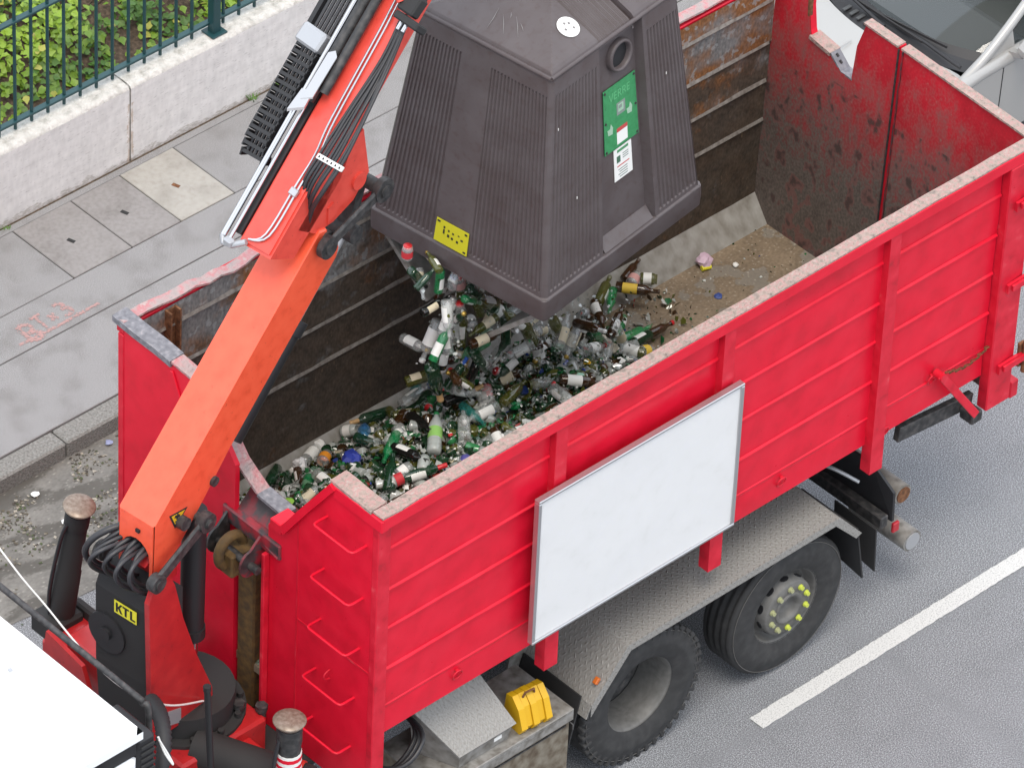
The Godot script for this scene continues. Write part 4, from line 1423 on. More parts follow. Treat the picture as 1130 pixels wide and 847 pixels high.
func crane():
	var st
	var X = (cp(1, 0) - cp(0, 0)); var L = (cp(0, 0, 1) - cp(0, 0, 0))
	var t = thing("loader_crane", "orange hydraulic loader crane with black hoses, mounted behind the lorry cab", "crane", Vector3(-.5, 1.0, 0))
	# base frame and stabiliser beam
	st = ST()
	bb(st, Vector3(-.72, .98, -1.12), Vector3(-.30, 1.26, 1.06), .015)
	bb(st, Vector3(-.86, 1.0, -.42), Vector3(-.16, 1.34, .42), .02)
	obj("base_frame", st, mats.crane_red, t)
	st = ST()
	cyl(st, Vector3(-.5, 1.34, 0), Vector3(-.5, 1.52, 0), .33, 28)
	for i in 12:
		var a = i * TAU / 12.0
		cyl(st, Vector3(-.5 + cos(a) * .365, 1.34, sin(a) * .365), Vector3(-.5 + cos(a) * .365, 1.40, sin(a) * .365), .022, 6)
	tube(st, [Vector3(-.5, 1.34, 0), Vector3(-.5, 1.365, 0)], .40, 28)
	obj("slewing_ring", st, mats.black_rough, t)
	# slewing rack tube with red collar, below the column on the traffic side
	st = ST()
	cyl(st, Vector3(-.66, 1.30, .30), Vector3(-.30, 1.24, .98), .13, 18)
	var rk = obj("slewing_rack", st, mats.black_rough, t)
	st = ST()
	cyl(st, Vector3(-.40, 1.26, .80), Vector3(-.33, 1.245, .92), .14, 18)
	obj("collar", st, mats.jib, rk)
	st = ST()
	for q in [[-.28, 1.40, .28], [-.16, 1.36, .36]]:
		cyl(st, Vector3(q[0], 1.30, q[2]), Vector3(q[0], q[1], q[2]), .03, 8)
		cyl(st, Vector3(q[0], q[1], q[2]), Vector3(q[0], q[1] + .04, q[2]), .042, 6)
	obj("bolt_head", st, mats.dark_steel, t)
	# far beam end: red boxes
	st = ST()
	box(st, Vector3(-.62, 1.40, -.62), Vector3(.30, .26, .40), .02)
	prism(st, [Vector3(-.86, 1.26, -.95), Vector3(-.86, 1.56, -.90), Vector3(-.86, 1.50, -.55), Vector3(-.86, 1.26, -.45)], Vector3(.03, 0, 0))
	cyl(st, Vector3(-.55, 1.36, -.45), Vector3(-.55, 1.36, -.12), .16, 18)
	obj("valve_housing", st, mats.crane_red, t)
	# column: two flared cheeks round a core
	var cheek = [[-.50, 1.50], [.06, 1.46], [.05, 1.60], [-.10, 1.98], [-.22, 2.35], [-.30, 2.68], [-.36, 2.82], [-.46, 2.82], [-.53, 2.66]]
	for l in [.16, -.20]:
		st = ST()
		prism(st, cloop(cheek if l > 0 else [[-.16, 1.50], [.06, 1.46], [.05, 1.60], [-.10, 1.98], [-.16, 2.20]], l), L * .04)
		var ck = obj("column_cheek", st, mats.crane_red, t)
		if l > 0:
			st = ST()
			prism(st, cloop([[-.40, 1.56], [-.40, 1.68], [-.24, 1.62], [-.24, 1.50]], .201), L * .004)
			obj("rating_plate", st, mats.zinc, ck)
	st = ST()
	prism(st, cloop([[-.17, 1.50], [-.06, 1.50], [-.15, 2.20], [-.17, 2.25]], -.16), L * .32)
	prism(st, cloop([[-.17, 2.62], [-.30, 2.62], [-.36, 2.86], [-.46, 2.86], [-.30, 2.95], [-.17, 2.80]], -.10), L * .20)
	obj("column_core", st, mats.crane_red, t)
	# black hose housing on the cab side
	st = ST()
	prism(st, cloop([[-.18, 1.45], [-.18, 2.56], [-.30, 2.66], [-.42, 2.61], [-.47, 2.50], [-.47, 1.90], [-.44, 1.45]], -.30), L * .455)
	var hb = obj("hose_housing", st, mats.black_rough, t)
	st = ST()
	cyl(st, cp(-.485, 2.16, -.20), cp(-.465, 2.16, -.20), .15, 20)
	cyl(st, cp(-.505, 2.16, -.20), cp(-.485, 2.16, -.20), .045, 12)
	obj("housing_hub", st, mats.black, hb)
	st = ST()
	prism(st, [cp(-.478, 2.475, -.135), cp(-.478, 2.375, -.135), cp(-.478, 2.375, .05), cp(-.478, 2.475, .05)], X * -.004)
	var kt = obj("name_plate", st, mats.yellow_bright, hb)
	var tm = mi("lettering", text_mesh("KTL", .10, .002, true), mats.ink, kt)
	tm.transform = Transform3D(Basis(L, Vector3.UP, -X), cp(-.4835, 2.425, -.043))
	# links between column and boom (both sides)
	for l in [.20, -.245]:
		st = ST()
		beam(st, cp(-.49, 2.83, l + .02), cp(-.05, 3.04, l + .02), .03, .095, Vector3.UP, .014)
		cyl(st, cp(-.49, 2.83, l - .01), cp(-.49, 2.83, l + .05), .062, 18)
		cyl(st, cp(-.05, 3.04, l - .01), cp(-.05, 3.04, l + .05), .068, 18)
		cyl(st, cp(-.49, 2.83, l - .02), cp(-.49, 2.83, l + .06), .036, 14)
		cyl(st, cp(-.05, 3.04, l - .02), cp(-.05, 3.04, l + .06), .036, 14)
		obj("link_arm", st, mats.dark_steel, t)
	st = ST()
	cyl(st, cp(-.05, 3.04, -.26), cp(-.05, 3.04, .27), .03, 12)
	cyl(st, cp(-.20, 3.10, .12), cp(-.20, 3.10, .20), .045, 12)
	obj("pivot_pin", st, mats.dark_steel, t)
	# lift cylinder
	st = ST()
	cyl(st, cp(.02, 1.98, .05), cp(.04, 2.98, .05), .078, 20)
	cyl(st, cp(.02, 1.96, .05), cp(.02, 2.04, .05), .087, 20)
	var lc = obj("lift_cylinder", st, mats.black, t)
	st = ST()
	cyl(st, cp(.0, 1.50, .05), cp(.02, 2.0, .05), .045, 16)
	obj("piston_rod", st, mats.chrome, lc)
	# main boom: tapered box
	var prof = [[-.43, 3.19], [1.04, 4.615], [1.10, 4.60], [1.22, 4.40], [1.20, 4.34], [.24, 3.39], [.0, 3.12], [-.30, 2.80], [-.44, 2.78]]
	st = ST()
	var near = cloop(prof, .145); var farr = cloop(prof, -.145)
	# rounded arrises: inset side faces
	var cc = cp(.4, 3.7)
	var ins = func(lp, k):
		var out = []
		var m = Vector3.ZERO
		for p in lp: m += p / lp.size()
		for p in lp: out.append(p + (m - p).normalized() * k)
		return out
	var n1 = ins.call(near, .012); var f1 = ins.call(farr, .012)
	var nb = near.map(func(p): return p - L * .010); var fb = farr.map(func(p): return p + L * .010)
	prism(st, n1, L * .0001); prism(st, f1, L * -.0001)
	for i in prof.size():
		var j = (i + 1) % prof.size()
		if i >= prof.size() - 3: continue       # the end face is cut separately for the hoses
		qo(st, fb[i], fb[j], nb[j], nb[i], cc)
		qo(st, nb[i], nb[j], n1[j], n1[i], cc)
		qo(st, fb[i], fb[j], f1[j], f1[i], cc)
	# end face with an arched opening
	var e0 = nb[0]; var e1 = fb[0]; var b0 = nb[8]; var b1 = fb[8]
	var arch = []
	for i in 9:
		var a = PI * i / 8.0
		arch.append(Vector2(.5 - cos(a) * .42, .30 + sin(a) * .30))
	var E = func(u, v): return b1.lerp(b0, u).lerp(e1.lerp(e0, u), v)
	var face = [Vector2(0, 0), Vector2(0, 1), Vector2(1, 1), Vector2(1, 0), Vector2(.92, 0)]
	for i in range(8, -1, -1): face.append(arch[i])
	face.append(Vector2(.08, 0))
	var fp = face.map(func(q): return E.call(q.x, q.y))
	prism(st, fp, X * .012)
	prism(st, n1.map(func(p): return p), L * -.002)
	var bm = obj("main_boom", st, mats.orange, t)
	st = ST()
	prism(st, cloop([[-.40, 3.1], [.2, 3.55], [.25, 3.45], [-.2, 2.9], [-.40, 2.85]], -.13), L * .26)
	obj("boom_inside", st, mats.black_rough, bm)
	# notches and holes on the boom
	st = ST()
	box(st, cp(-.437, 3.10, .02), Vector3(.02, .022, .03))
	obj("hole", st, mats.ink, bm)
	st = ST()
	var dq = Vector3(.723, .691, 0)
	prism(st, [cp(.88, 4.462, -.02), cp(.93, 4.51, -.02), cp(.93, 4.51, .03), cp(.88, 4.462, .03)], Vector3(0, .003, 0))
	obj("hole", st, mats.ink, bm)
	st = ST()
	cyl(st, cp(.10, 3.23, .14), cp(.10, 3.23, .165), .034, 14)
	obj("grease_plug", st, mats.dark_steel, bm)
	# warning triangle: yellow with black edge and a dark sign
	var wt = [[-.296, 3.197], [-.134, 3.172], [-.245, 3.068]]
	st = ST()
	prism(st, cloop(wt, .1452), L * .003)
	var wr = obj("warning_sign", st, mats.ink, bm)
	var wc = [(wt[0][0] + wt[1][0] + wt[2][0]) / 3.0, (wt[0][1] + wt[1][1] + wt[2][1]) / 3.0]
	st = ST()
	prism(st, cloop(wt.map(func(p): return [lerpf(wc[0], p[0], .74), lerpf(wc[1], p[1], .74)]), .1482), L * .001)
	obj("yellow_field", st, mats.yellow, wr)
	st = ST()
	beam(st, cp(-.250, 3.165, .1496), cp(-.205, 3.150, .1496), .002, .020, Vector3.UP)
	beam(st, cp(-.232, 3.135, .1496), cp(-.222, 3.175, .1496), .002, .013, Vector3(1, 0, 0))
	beam(st, cp(-.245, 3.125, .1496), cp(-.220, 3.112, .1496), .002, .010, Vector3.UP)
	obj("crushed_hand", st, mats.ink, wr)
	# hoses from the housing into the boom
	for i in 10:
		st = ST()
		var l = -.24 + i * .043
		var k = (i * 7) % 5
		tube(st, bezier(cp(-.30 - k * .03, 2.60, l * 1.0 - .03), cp(-.52 - k * .05, 2.72 + k * .03, l * 1.2 - .06), cp(-.64 - k * .03, 2.96 + k * .02, l * .85), cp(-.34, 3.0 - k * .02, l * .50), 16), .0145, 8)
		obj("hose", st, mats.hose, t)
	st = ST()
	tube(st, bezier(cp(-.36, 2.55, -.31), cp(-.62, 2.75, -.36), cp(-.62, 3.0, -.28), cp(-.38, 3.0, -.16), 14), .022, 8)
	obj("hose", st, mats.hose, t)
	# jib cylinder under the boom
	st = ST()
	cyl(st, cp(.42, 3.28, .0), cp(.98, 3.86, .0), .072, 18)
	cyl(st, cp(.93, 3.81, .0), cp(1.0, 3.88, .0), .085, 18)
	var jc = obj("jib_cylinder", st, mats.black, t)
	st = ST()
	cyl(st, cp(.98, 3.86, .0), cp(1.42, 4.31, .0), .034, 14)
	obj("piston_rod", st, mats.zinc, jc)
	# knuckle links
	for l in [.17, -.21]:
		st = ST()
		beam(st, cp(1.06, 4.52, l + .02), cp(1.54, 4.66, l + .02), .032, .085, Vector3.UP, .014)
		for q in [[1.05, 4.515, .075], [1.555, 4.665, .082]]:
			cyl(st, cp(q[0], q[1], l), cp(q[0], q[1], l + .045), q[2], 18)
			cyl(st, cp(q[0], q[1], l - .01), cp(q[0], q[1], l + .058), q[2] * .5, 14)
		obj("knuckle_link", st, mats.dark_steel, t)
	st = ST()
	cyl(st, cp(1.555, 4.665, -.2), cp(1.555, 4.665, .2), .045, 16)
	cyl(st, cp(1.43, 4.33, -.1), cp(1.43, 4.33, .1), .06, 16)
	beam(st, cp(1.43, 4.33, 0), cp(1.555, 4.665, 0), .09, .07)
	obj("knuckle_pin", st, mats.dark_steel, t)
	# jib: box with a smaller box sliding in it
	st = ST()
	var jw = .125
	var lpj = [jp(-.02, -.015, -jw), jp(2.3, -.015, -jw), jp(2.3, -.165, -jw), jp(.9, -.165, -jw), jp(.6, -.27, -jw), jp(.05, -.25, -jw)]
	var lpk = lpj.map(func(p): return p + L * .02)
	prism(st, [jp(.0, 0, -jw + .015), jp(2.3, 0, -jw + .015), jp(2.3, -.18, -jw + .015), jp(.9, -.18, -jw + .015), jp(.6, -.285, -jw + .015), jp(.06, -.265, -jw + .015)], L * (2 * jw - .03))
	prism(st, lpj, L * (2 * jw))
	obj("jib", st, mats.jib, t)
	st = ST()
	prism(st, [jp(2.3, -.02, -.1), jp(3.75, -.02, -.1), jp(3.75, -.17, -.1), jp(2.3, -.17, -.1)], L * .2)
	var ex = obj("jib_extension", st, mats.jib, t)
	st = ST()
	cyl(st, jp(3.68, -.25, 0), jp(3.68, -.25, 0) + Vector3(0, -1.35, 0), .05, 12)
	bb(st, Vector3(2.70, 5.52, -.45), Vector3(2.86, 5.75, -.31), .02)
	obj("hook_rod", st, mats.dark_steel, ex)
	# bracket that carries the jib on the boom head
	for l in [.095, -.125]:
		st = ST()
		prism(st, cloop([[.86, 4.72], [1.02, 4.60], [1.18, 4.60], [1.36, 4.66], [1.50, 4.80], [1.47, 4.98], [1.44, 5.16], [1.25, 5.08]], l), L * .03)
		obj("jib_bracket", st, mats.jib, t)
	st = ST()
	cyl(st, cp(1.10, 4.53, -.16), cp(1.10, 4.53, .16), .05, 16)
	obj("knuckle_pin", st, mats.dark_steel, t)
	st = ST()
	cyl(st, cp(1.40, 4.79, .12), cp(1.40, 4.79, .142), .06, 16)
	prism(st, cloop([[1.12, 4.62], [1.12, 4.74], [1.17, 4.76], [1.20, 4.66]], .125), L * .012)
	obj("lug", st, mats.jib, t)
	# dark slide rail, extension cylinders and their pipes along the far edge of the jib
	st = ST()
	prism(st, [jp(.02, .004, -.185), jp(2.6, .004, -.185), jp(2.6, -.25, -.185), jp(.02, -.25, -.185)], L * .055)
	obj("slide_rail", st, mats.black, t)
	st = ST()
	cyl(st, jp(-.03, .035, -.215), jp(2.6, .035, -.215), .019, 14)
	obj("extension_rod", st, mats.chrome, t)
	st = ST()
	cyl(st, jp(-.03, .03, -.165), jp(.9, .03, -.165), .012, 8)
	obj("extension_pipe", st, mats.chrome, t)
	st = ST()
	cyl(st, jp(.92, .05, -.150), jp(2.6, .05, -.150), .036, 14)
	cyl(st, jp(1.0, .06, -.075), jp(2.6, .06, -.075), .03, 14)
	var xc = obj("extension_cylinder", st, mats.dark_steel, t)
	st = ST()
	prism(st, [jp(.90, .10, -.17), jp(1.22, .10, -.16), jp(1.25, .10, -.12), jp(1.22, .10, -.09), jp(.94, .10, -.10)], Vector3(0, .012, 0))
	prism(st, [jp(.80, .09, -.22), jp(.95, .09, -.20), jp(.97, .09, -.12), jp(.86, .09, -.12)], Vector3(0, .02, 0))
	obj("cylinder_bracket", st, mats.alloy, xc)
	st = ST()
	tube(st, [jp(-.03, .035, -.225), jp(-.07, .02, -.20), jp(-.06, .015, -.14), jp(.0, .02, -.06)], .02, 8)
	box(st, jp(-.05, .03, -.16), Vector3(.05, .05, .07), .01)
	obj("end_fitting", st, mats.zinc, xc)
	# energy chain: side plates and cross bars around the hoses
	var eu = func(u, k): return jp(u, -.10 + (.085 if k == 1 else -.085 if k == -1 else 0.0), -.36)
	var chain_l = -.36
	for i in 15:
		var u = .45 + i * .052
		var bend = pow(clampf((.60 - u) / .15, 0, 1), 2.0) * .06
		st = ST()
		for l in [-.44, -.28]:
			beam(st, jp(u, -.03 - bend, l), jp(u + .048, -.03 - bend * .7, l), .012, .085, Vector3(-.69, .72, 0))
		beam(st, jp(u + .02, .014 - bend, -.44), jp(u + .02, .014 - bend, -.28), .022, .012, Vector3(-.69, .72, 0))
		beam(st, jp(u + .02, -.078 - bend, -.44), jp(u + .02, -.078 - bend, -.28), .022, .012, Vector3(-.69, .72, 0))
		obj("chain_link", st, mats.black, t)
	for i in 5:
		st = ST()
		var l = -.415 + i * .03
		tube(st, [jp(.48, -.06, l), jp(.8, -.03, l), jp(1.3, -.02, l + .01), jp(2.6, -.01, l + .01)], .0125, 7)
		obj("hose", st, mats.hose, t)
	st = ST()
	box(st, jp(1.26, .0, -.36), Vector3(.13, .10, .20), .015, Basis(Vector3(.723, .691, 0), Vector3(-.691, .723, 0), Vector3(0, 0, 1)))
	obj("chain_clamp", st, mats.zinc, t)
	st = ST()
	prism(st, [jp(1.25, -.02, -.475), jp(2.6, -.02, -.475), jp(2.6, -.10, -.475), jp(1.25, -.10, -.475)], L * .03)
	obj("hose_tray", st, mats.black, t)
	# chrome pipes on the jib's upper face
	for k in 2:
		st = ST()
		var o = k * .028
		tube(st, smooth_path([jp(.02, .014, -.06), jp(.10, .016, .03 + o), jp(.45, .016, .045 + o), jp(.66, .016, .055 + o), jp(.90, .016, .03 + o), jp(1.5, .016, .02 + o), jp(1.86, .02, .01 + o), jp(1.93, .03, .04 + o), jp(1.90 - k * .02, .04, .085), jp(1.80, .04, .10)], 5), .0075, 8)
		obj("pipe", st, mats.chrome, t)
	st = ST()
	box(st, jp(.40, .02, .058), Vector3(.05, .03, .06), .006, Basis(Vector3.BACK, .76))
	obj("pipe_clip", st, mats.alloy, t)
	# hose bundle on the near side, clamped with a white bar
	for i in 8:
		st = ST()
		var o = i * .024 + sin(i * 2.3) * .004
		tube(st, smooth_path([cp(.98, 4.60, .02 + o * .4), jp(.36, -.12, .05 + o * .6), jp(.50, .02 + (i % 2) * .015, .08 + o), jp(.72, .05, .105 + o), jp(1.0, .03 + (i % 2) * .012, .115 + o * .8), jp(1.35, .015 - (i % 3) * .012, .13 + o * .38), jp(1.60, .02, .115 + o * .3)], 6), .0105, 7)
		obj("hose", st, mats.hose, t)
	st = ST()
	box(st, jp(.66, .068, .205), Vector3(.035, .02, .20), .004, Basis(Vector3(.723, .691, 0), Vector3(-.691, .723, 0), L))
	var hcl = obj("hose_clamp", st, mats.paper, t)
	for i in 6:
		st = ST()
		box(st, jp(.66, .079, .125 + i * .032), Vector3(.014, .003, .010), 0.0, Basis(Vector3(.723, .691, 0), Vector3(-.691, .723, 0), L))
		obj("lettering", st, mats.ink, hcl)
	# valve block
	st = ST()
	var VB = Basis(Vector3(.723, .691, 0), Vector3(-.691, .723, 0), Vector3(0, 0, 1))
	box(st, jp(1.72, .06, .16), Vector3(.13, .09, .13), .012, VB)
	box(st, jp(1.62, .05, .20), Vector3(.05, .12, .20), .01, VB)
	var vb = obj("valve_block", st, mats.black_rough, t)
	st = ST()
	for l in [.125, .165]:
		cyl(st, jp(1.78, .06, l), jp(1.86, .05, l), .016, 8)
		cyl(st, jp(1.55, .05, l + .02), jp(1.64, .05, l + .02), .014, 8)
	obj("fitting", st, mats.chrome, vb)
	st = ST()
	cyl(st, jp(1.70, .10, .10), jp(1.74, .12, .06), .022, 10)
	obj("valve_cap", st, mats.jib, vb)
	for i in 3:
		st = ST()
		tube(st, smooth_path([jp(1.72, .04, .2), jp(1.95, .03, .17 + i * .02), jp(2.6, .03, .15 + i * .02)], 5), .013, 7)
		obj("hose", st, mats.hose, t)
	# stabiliser legs folded up, mushroom feet on top
	for k in 2:
		var a = Vector3(-.5, 1.22, -1.20) if k == 0 else Vector3(-.5, 1.10, 1.00)
		var b = Vector3(-.5, 2.33, -1.00) if k == 0 else Vector3(-.5, 1.93, 1.00)
		var d = (b - a).normalized()
		st = ST()
		tube(st, [a, a.lerp(b, .45), a.lerp(b, .46), b - d * .06], [.088, .084, .078, .074], 14)
		tube(st, [b - d * .17, b - d * .04], .082, 14)
		var sl = obj("stabiliser_leg", st, mats.black_rough if k == 0 else mats.dark_steel, t)
		st = ST()
		var Bb = Basis(Vector3.RIGHT, d, Vector3.RIGHT.cross(d)).orthonormalized()
		lathe(st, [Vector2(.05, -.045), Vector2(.08, -.035), Vector2(.100, -.008), Vector2(.106, .003), Vector2(.100, .010), Vector2(.06, .018), Vector2(.0, .020)], 28, Transform3D(Bb, b))
		obj("foot_plate", st, mats.foot, sl)
		st = ST()
		tube(st, smooth_path([b - d * .12 + Vector3(-.085, 0, .0), b - d * .30 + Vector3(-.10, 0, -.02), a.lerp(b, .3) + Vector3(-.10, 0, -.04), a + Vector3(-.06, .05, -.02)], 5), .014, 7)
		obj("hose", st, mats.hose, sl)
		if k == 1:
			st = ST()
			cyl(st, a.lerp(b, .35), a.lerp(b, .70), .0805, 16)
			var bd = obj("warning_band", st, mats.paper, sl)
			st = ST()
			for q in 3:
				tube(st, [a.lerp(b, .50 + q * .07), a.lerp(b, .535 + q * .07)], .0815, 16)
			obj("red_stripe", st, mats.red, bd)
	st = ST()
	box(st, Vector3(-.52, 1.24, -1.20), Vector3(.26, .16, .24), .02)
	box(st, Vector3(-.36, 1.24, -1.08), Vector3(.06, .20, .26), .015)
	obj("stabiliser_housing", st, mats.black_rough, t)
	# thin white cord strung from the column to the guard rail
	var co = thing("white_rope", "thin white cord hanging between the crane column and the cab rail", "rope", Vector3(-.9, 1.7, .4))
	st = ST()
	var c0 = [at_x(Vector2(-12, 590), -1.45), at_x(Vector2(22, 635), -1.42), at_x(Vector2(50, 668), -1.38), at_x(Vector2(80, 705), -1.42), at_x(Vector2(112, 740), -1.40), at_x(Vector2(150, 768), -1.25), at_x(Vector2(188, 778), -.90), at_x(Vector2(224, 773), -.52)]
	tube(st, smooth_path(c0, 8), .0065, 6)
	obj("strand", st, mats.paper, co)
	st = ST()
	tube(st, smooth_path([Vector3(-1.60, 2.50, 1.05), Vector3(-1.58, 2.38, 1.09), Vector3(-1.55, 2.30, 1.13), Vector3(-1.56, 2.36, 1.10), Vector3(-1.60, 2.48, 1.06)], 5), .007, 6)
	obj("loop", st, mats.paper, co)

# ------------------------------------------------------------------ the bottle bank being emptied
func bottle_bank():
	var st
	var C0 = Vector3(2.778, 3.45, -.383)
	var rot = Basis(Vector3.UP, deg_to_rad(8.0))
	var t = thing("bottle_bank", "dark grey-brown ribbed plastic bottle bank hanging over the container, green panel", "recycling bank", C0)
	var P = func(x, y, z): return C0 + rot * Vector3(x - .02 * clampf(1.0 - y / 1.6, 0.0, 1.0), y - .10 * clampf(1.0 - y / 1.6, 0.0, 1.0), z)
	var bx := .80; var bz := .715
	# side outline at height y: half sizes; taper towards the top
	var half = func(y):
		var k = clampf((y - .165) / 1.435, 0.0, 1.0)
		if y < .165: return Vector2(bx, bz)
		return Vector2(lerpf(bx - .012, bx - .175, k), lerpf(bz - .012, bz - .185, k))
	# skirt
	st = ST()
	var ring = func(y, o, r):
		var h = half.call(y)
		var out = []
		for q in [[-1, 1], [1, 1], [1, -1], [-1, -1]]:
			for i in 5:
				var base = {0: PI, 1: PI * .5, 2: 0.0, 3: -PI * .5}[[[-1, 1], [1, 1], [1, -1], [-1, -1]].find(q)]
				var a = base - i * PI / 8.0
				out.append(P.call(q[0] * (h.x + o - r) + cos(a) * r, y, q[1] * (h.y + o - r) + sin(a) * r))
		return out
	var rs = [ring.call(0.0, -.025, .03), ring.call(.010, 0.0, .035), ring.call(.08, .004, .035), ring.call(.152, .0, .035), ring.call(.162, -.008, .035), ring.call(.1645, -.045, .03)]
	for i in rs.size() - 1:
		st.set_smooth_group(1 if i in [1, 2] else 2 + i)
		for k in 20:
			quad(st, rs[i][k], rs[i][(k + 1) % 20], rs[i + 1][(k + 1) % 20], rs[i + 1][k])
	rs = [ring.call(0.0, -.025, .03), ring.call(.16, -.06, .03)]
	for k in 20: quad(st, rs[0][k], rs[1][k], rs[1][(k + 1) % 20], rs[0][(k + 1) % 20])
	obj("skirt", st, mats.plastic, t)
	# four ribbed faces. a runs 0..1 along the face seen from outside; v 0..1 from skirt to shoulder
	var ys = [.160, .166, .190, .200, 1.470, 1.484, 1.50, 1.60]
	var corner = func(f, y):      # left and right end of face f at height y (seen from outside)
		var h = half.call(y)
		match f:
			0: return [Vector3(-h.x, y, h.y), Vector3(h.x, y, h.y), Vector3(0, 0, 1)]      # towards the lane
			1: return [Vector3(-h.x, y, -h.y), Vector3(-h.x, y, h.y), Vector3(-1, 0, 0)]   # towards the cab
			2: return [Vector3(h.x, y, -h.y), Vector3(-h.x, y, -h.y), Vector3(0, 0, -1)]
			_: return [Vector3(h.x, y, h.y), Vector3(h.x, y, -h.y), Vector3(1, 0, 0)]
	var depth = func(f, a, y):
		if f == 0 and a > .385 and a < .695: return -.065
		if f == 0 and a > .37 and a < .71: return -.065 * clampf(1.0 - maxf(.385 - a, a - .695) / .014, 0.0, 1.0)
		var ribbed = (a > .035 and a < .965)
		if f == 1: ribbed = (a > .04 and a < .35) or (a > .57 and a < .97)
		if f == 0: ribbed = (a > .03 and a < .36) or (a > .72 and a < .97)
		if not ribbed or y < .195 or y > 1.475: return 0.0
		return -.0095
	for f in 4:
		st = ST()
		var as_ = []
		var nrib = 40.0
		for i in int(nrib):        # trapezoid ribs: crest, flank, valley, flank
			for k in [0.0, .34, .56, .80]: as_.append((i + k) / nrib)
		as_.append(1.0)
		var val = func(i): return i % 4 >= 2
		st.set_smooth_group(FLAT)
		for i in as_.size() - 1:
			for j in ys.size() - 1:
				var pt = func(ii, jj):
					var a = as_[ii]; var y = ys[jj]
					var c = corner.call(f, y)
					var d = depth.call(f, a, y)
					if d == -.0095 and not val.call(ii): d = 0.0
					var round_ = -.030 * pow(clampf(1.0 - minf(a, 1.0 - a) / .03, 0.0, 1.0), 2.0)
					if y > 1.55: d -= .0
					var p = c[0].lerp(c[1], a) + c[2] * (d + round_)
					return P.call(p.x, p.y, p.z)
				quad(st, pt.call(i, j), pt.call(i + 1, j), pt.call(i + 1, j + 1), pt.call(i, j + 1))
		obj("ribbed_side", st, mats.plastic, t)
	# roof: rounded shoulder, shallow hip, with a channel over the lane side
	st = ST()
	var h0 = half.call(1.60)
	var top = func(u, v):
		var x = lerpf(-1.0, 1.0, u); var z = lerpf(1.0, -1.0, v)
		var e = minf(1.0 - absf(x), 1.0 - absf(z))
		var y = 1.60 + .030 * smoothstep(0.0, .05, e) + .22 * e
		var px = x * h0.x; var pz = z * h0.y
		if absf(x) > .999: px *= 1.0
		if e < .04:
			px -= 0.0
		# ribbed band and groove running up from the channel
		if x > -.25 and x < .27 and z > .02:
			y -= .016 + (.006 if int(floor(u * 220.0)) % 2 == 0 else 0.0)
		if x >= .27 and x < .30 and z > .02: y -= .045
		return P.call(px, y, pz)
	sheet(st, top, 220, 60, false)
	obj("roof", st, mats.plastic, t)
	# shoulder bead
	st = ST()
	var bead = []
	for q in [[-1, 1], [1, 1], [1, -1], [-1, -1], [-1, 1]]: bead.append(P.call(q[0] * (h0.x - .006), 1.606, q[1] * (h0.y - .006)))
	for i in 4: tube(st, [bead[i], bead[i + 1]], .016, 8)
	obj("shoulder_bead", st, mats.plastic, t)
	# ledge at the foot of the channel
	st = ST()
	var hb = half.call(.17); var hl = half.call(.27)
	var xa = lerpf(-hb.x, hb.x, .387); var xb = lerpf(-hb.x, hb.x, .693)
	prism(st, [P.call(xa, .168, hb.y - .004), P.call(xb, .168, hb.y - .004), P.call(xb, .235, hl.y - .058), P.call(xa, .235, hl.y - .058)], rot * Vector3(0, -.02, -.02))
	obj("channel_sill", st, mats.plastic, t)
	# porthole: ring and dark throat set in the channel
	var face_pt = func(a, y, o):      # point on the lane face, o outwards from the channel bed
		var c = corner.call(0, y)
		var p = c[0].lerp(c[1], a) + c[2] * (o - .065)
		return P.call(p.x, p.y, p.z)
	var fx = (face_pt.call(.6, 1.0, 0) - face_pt.call(.4, 1.0, 0)).normalized()
	var fy = (face_pt.call(.5, 1.3, 0) - face_pt.call(.5, 1.0, 0)).normalized()
	var fz = fx.cross(fy).normalized()
	var ph = face_pt.call(.565, 1.40, .0)
	var PT = Transform3D(Basis(fx, fz, fx.cross(fz)).orthonormalized(), ph)
	st = ST()
	lathe(st, [Vector2(.112, -.01), Vector2(.112, .03), Vector2(.104, .042), Vector2(.092, .042), Vector2(.086, .03), Vector2(.086, -.02)], 36, PT)
	obj("porthole_ring", st, mats.plastic, t)
	st = ST()
	lathe(st, [Vector2(.0, .004), Vector2(.087, .004)], 30, PT)
	obj("rubber_flap", st, mats.ink, t)
	# green panel with faded print
	var sign_ = func(a0, a1, y0, y1, off, m, nm, parent):
		var s = ST()
		prism(s, [face_pt.call(a0, y0, off), face_pt.call(a1, y0, off), face_pt.call(a1, y1, off), face_pt.call(a0, y1, off)], fz * .004)
		return obj(nm, s, m, parent)
	var gp = sign_.call(.442, .678, .775, 1.215, .006, mats.sign_green, "green_panel", t)
	var pw = M(lin(.30, .46, .34), .6); var pt_ = M(lin(.10, .38, .17), .6); var pg = M(lin(.20, .24, .22), .6); var pr = M(lin(.45, .06, .06), .6)
	var rect = func(x, y, w, h, m, nm, parent, off):
		var s = ST()
		var c = face_pt.call(x, y, off)
		prism(s, [c - fx * w - fy * h, c + fx * w - fy * h, c + fx * w + fy * h, c - fx * w + fy * h], fz * .0012)
		return obj(nm, s, m, parent)
	var tx = mi("lettering", text_mesh("VERRE", .075, .0012), pt_, gp)
	tx.transform = Transform3D(Basis(fx, fy, fz), face_pt.call(.56, 1.140, .0108))
	rect.call(.565, 1.035, .042, .045, pg, "printed_picture", gp, .0102)
	rect.call(.563, 1.04, .026, .028, pw, "printed_picture", gp, .0116)
	rect.call(.559, 1.047, .015, .012, pg, "printed_picture", gp, .013)
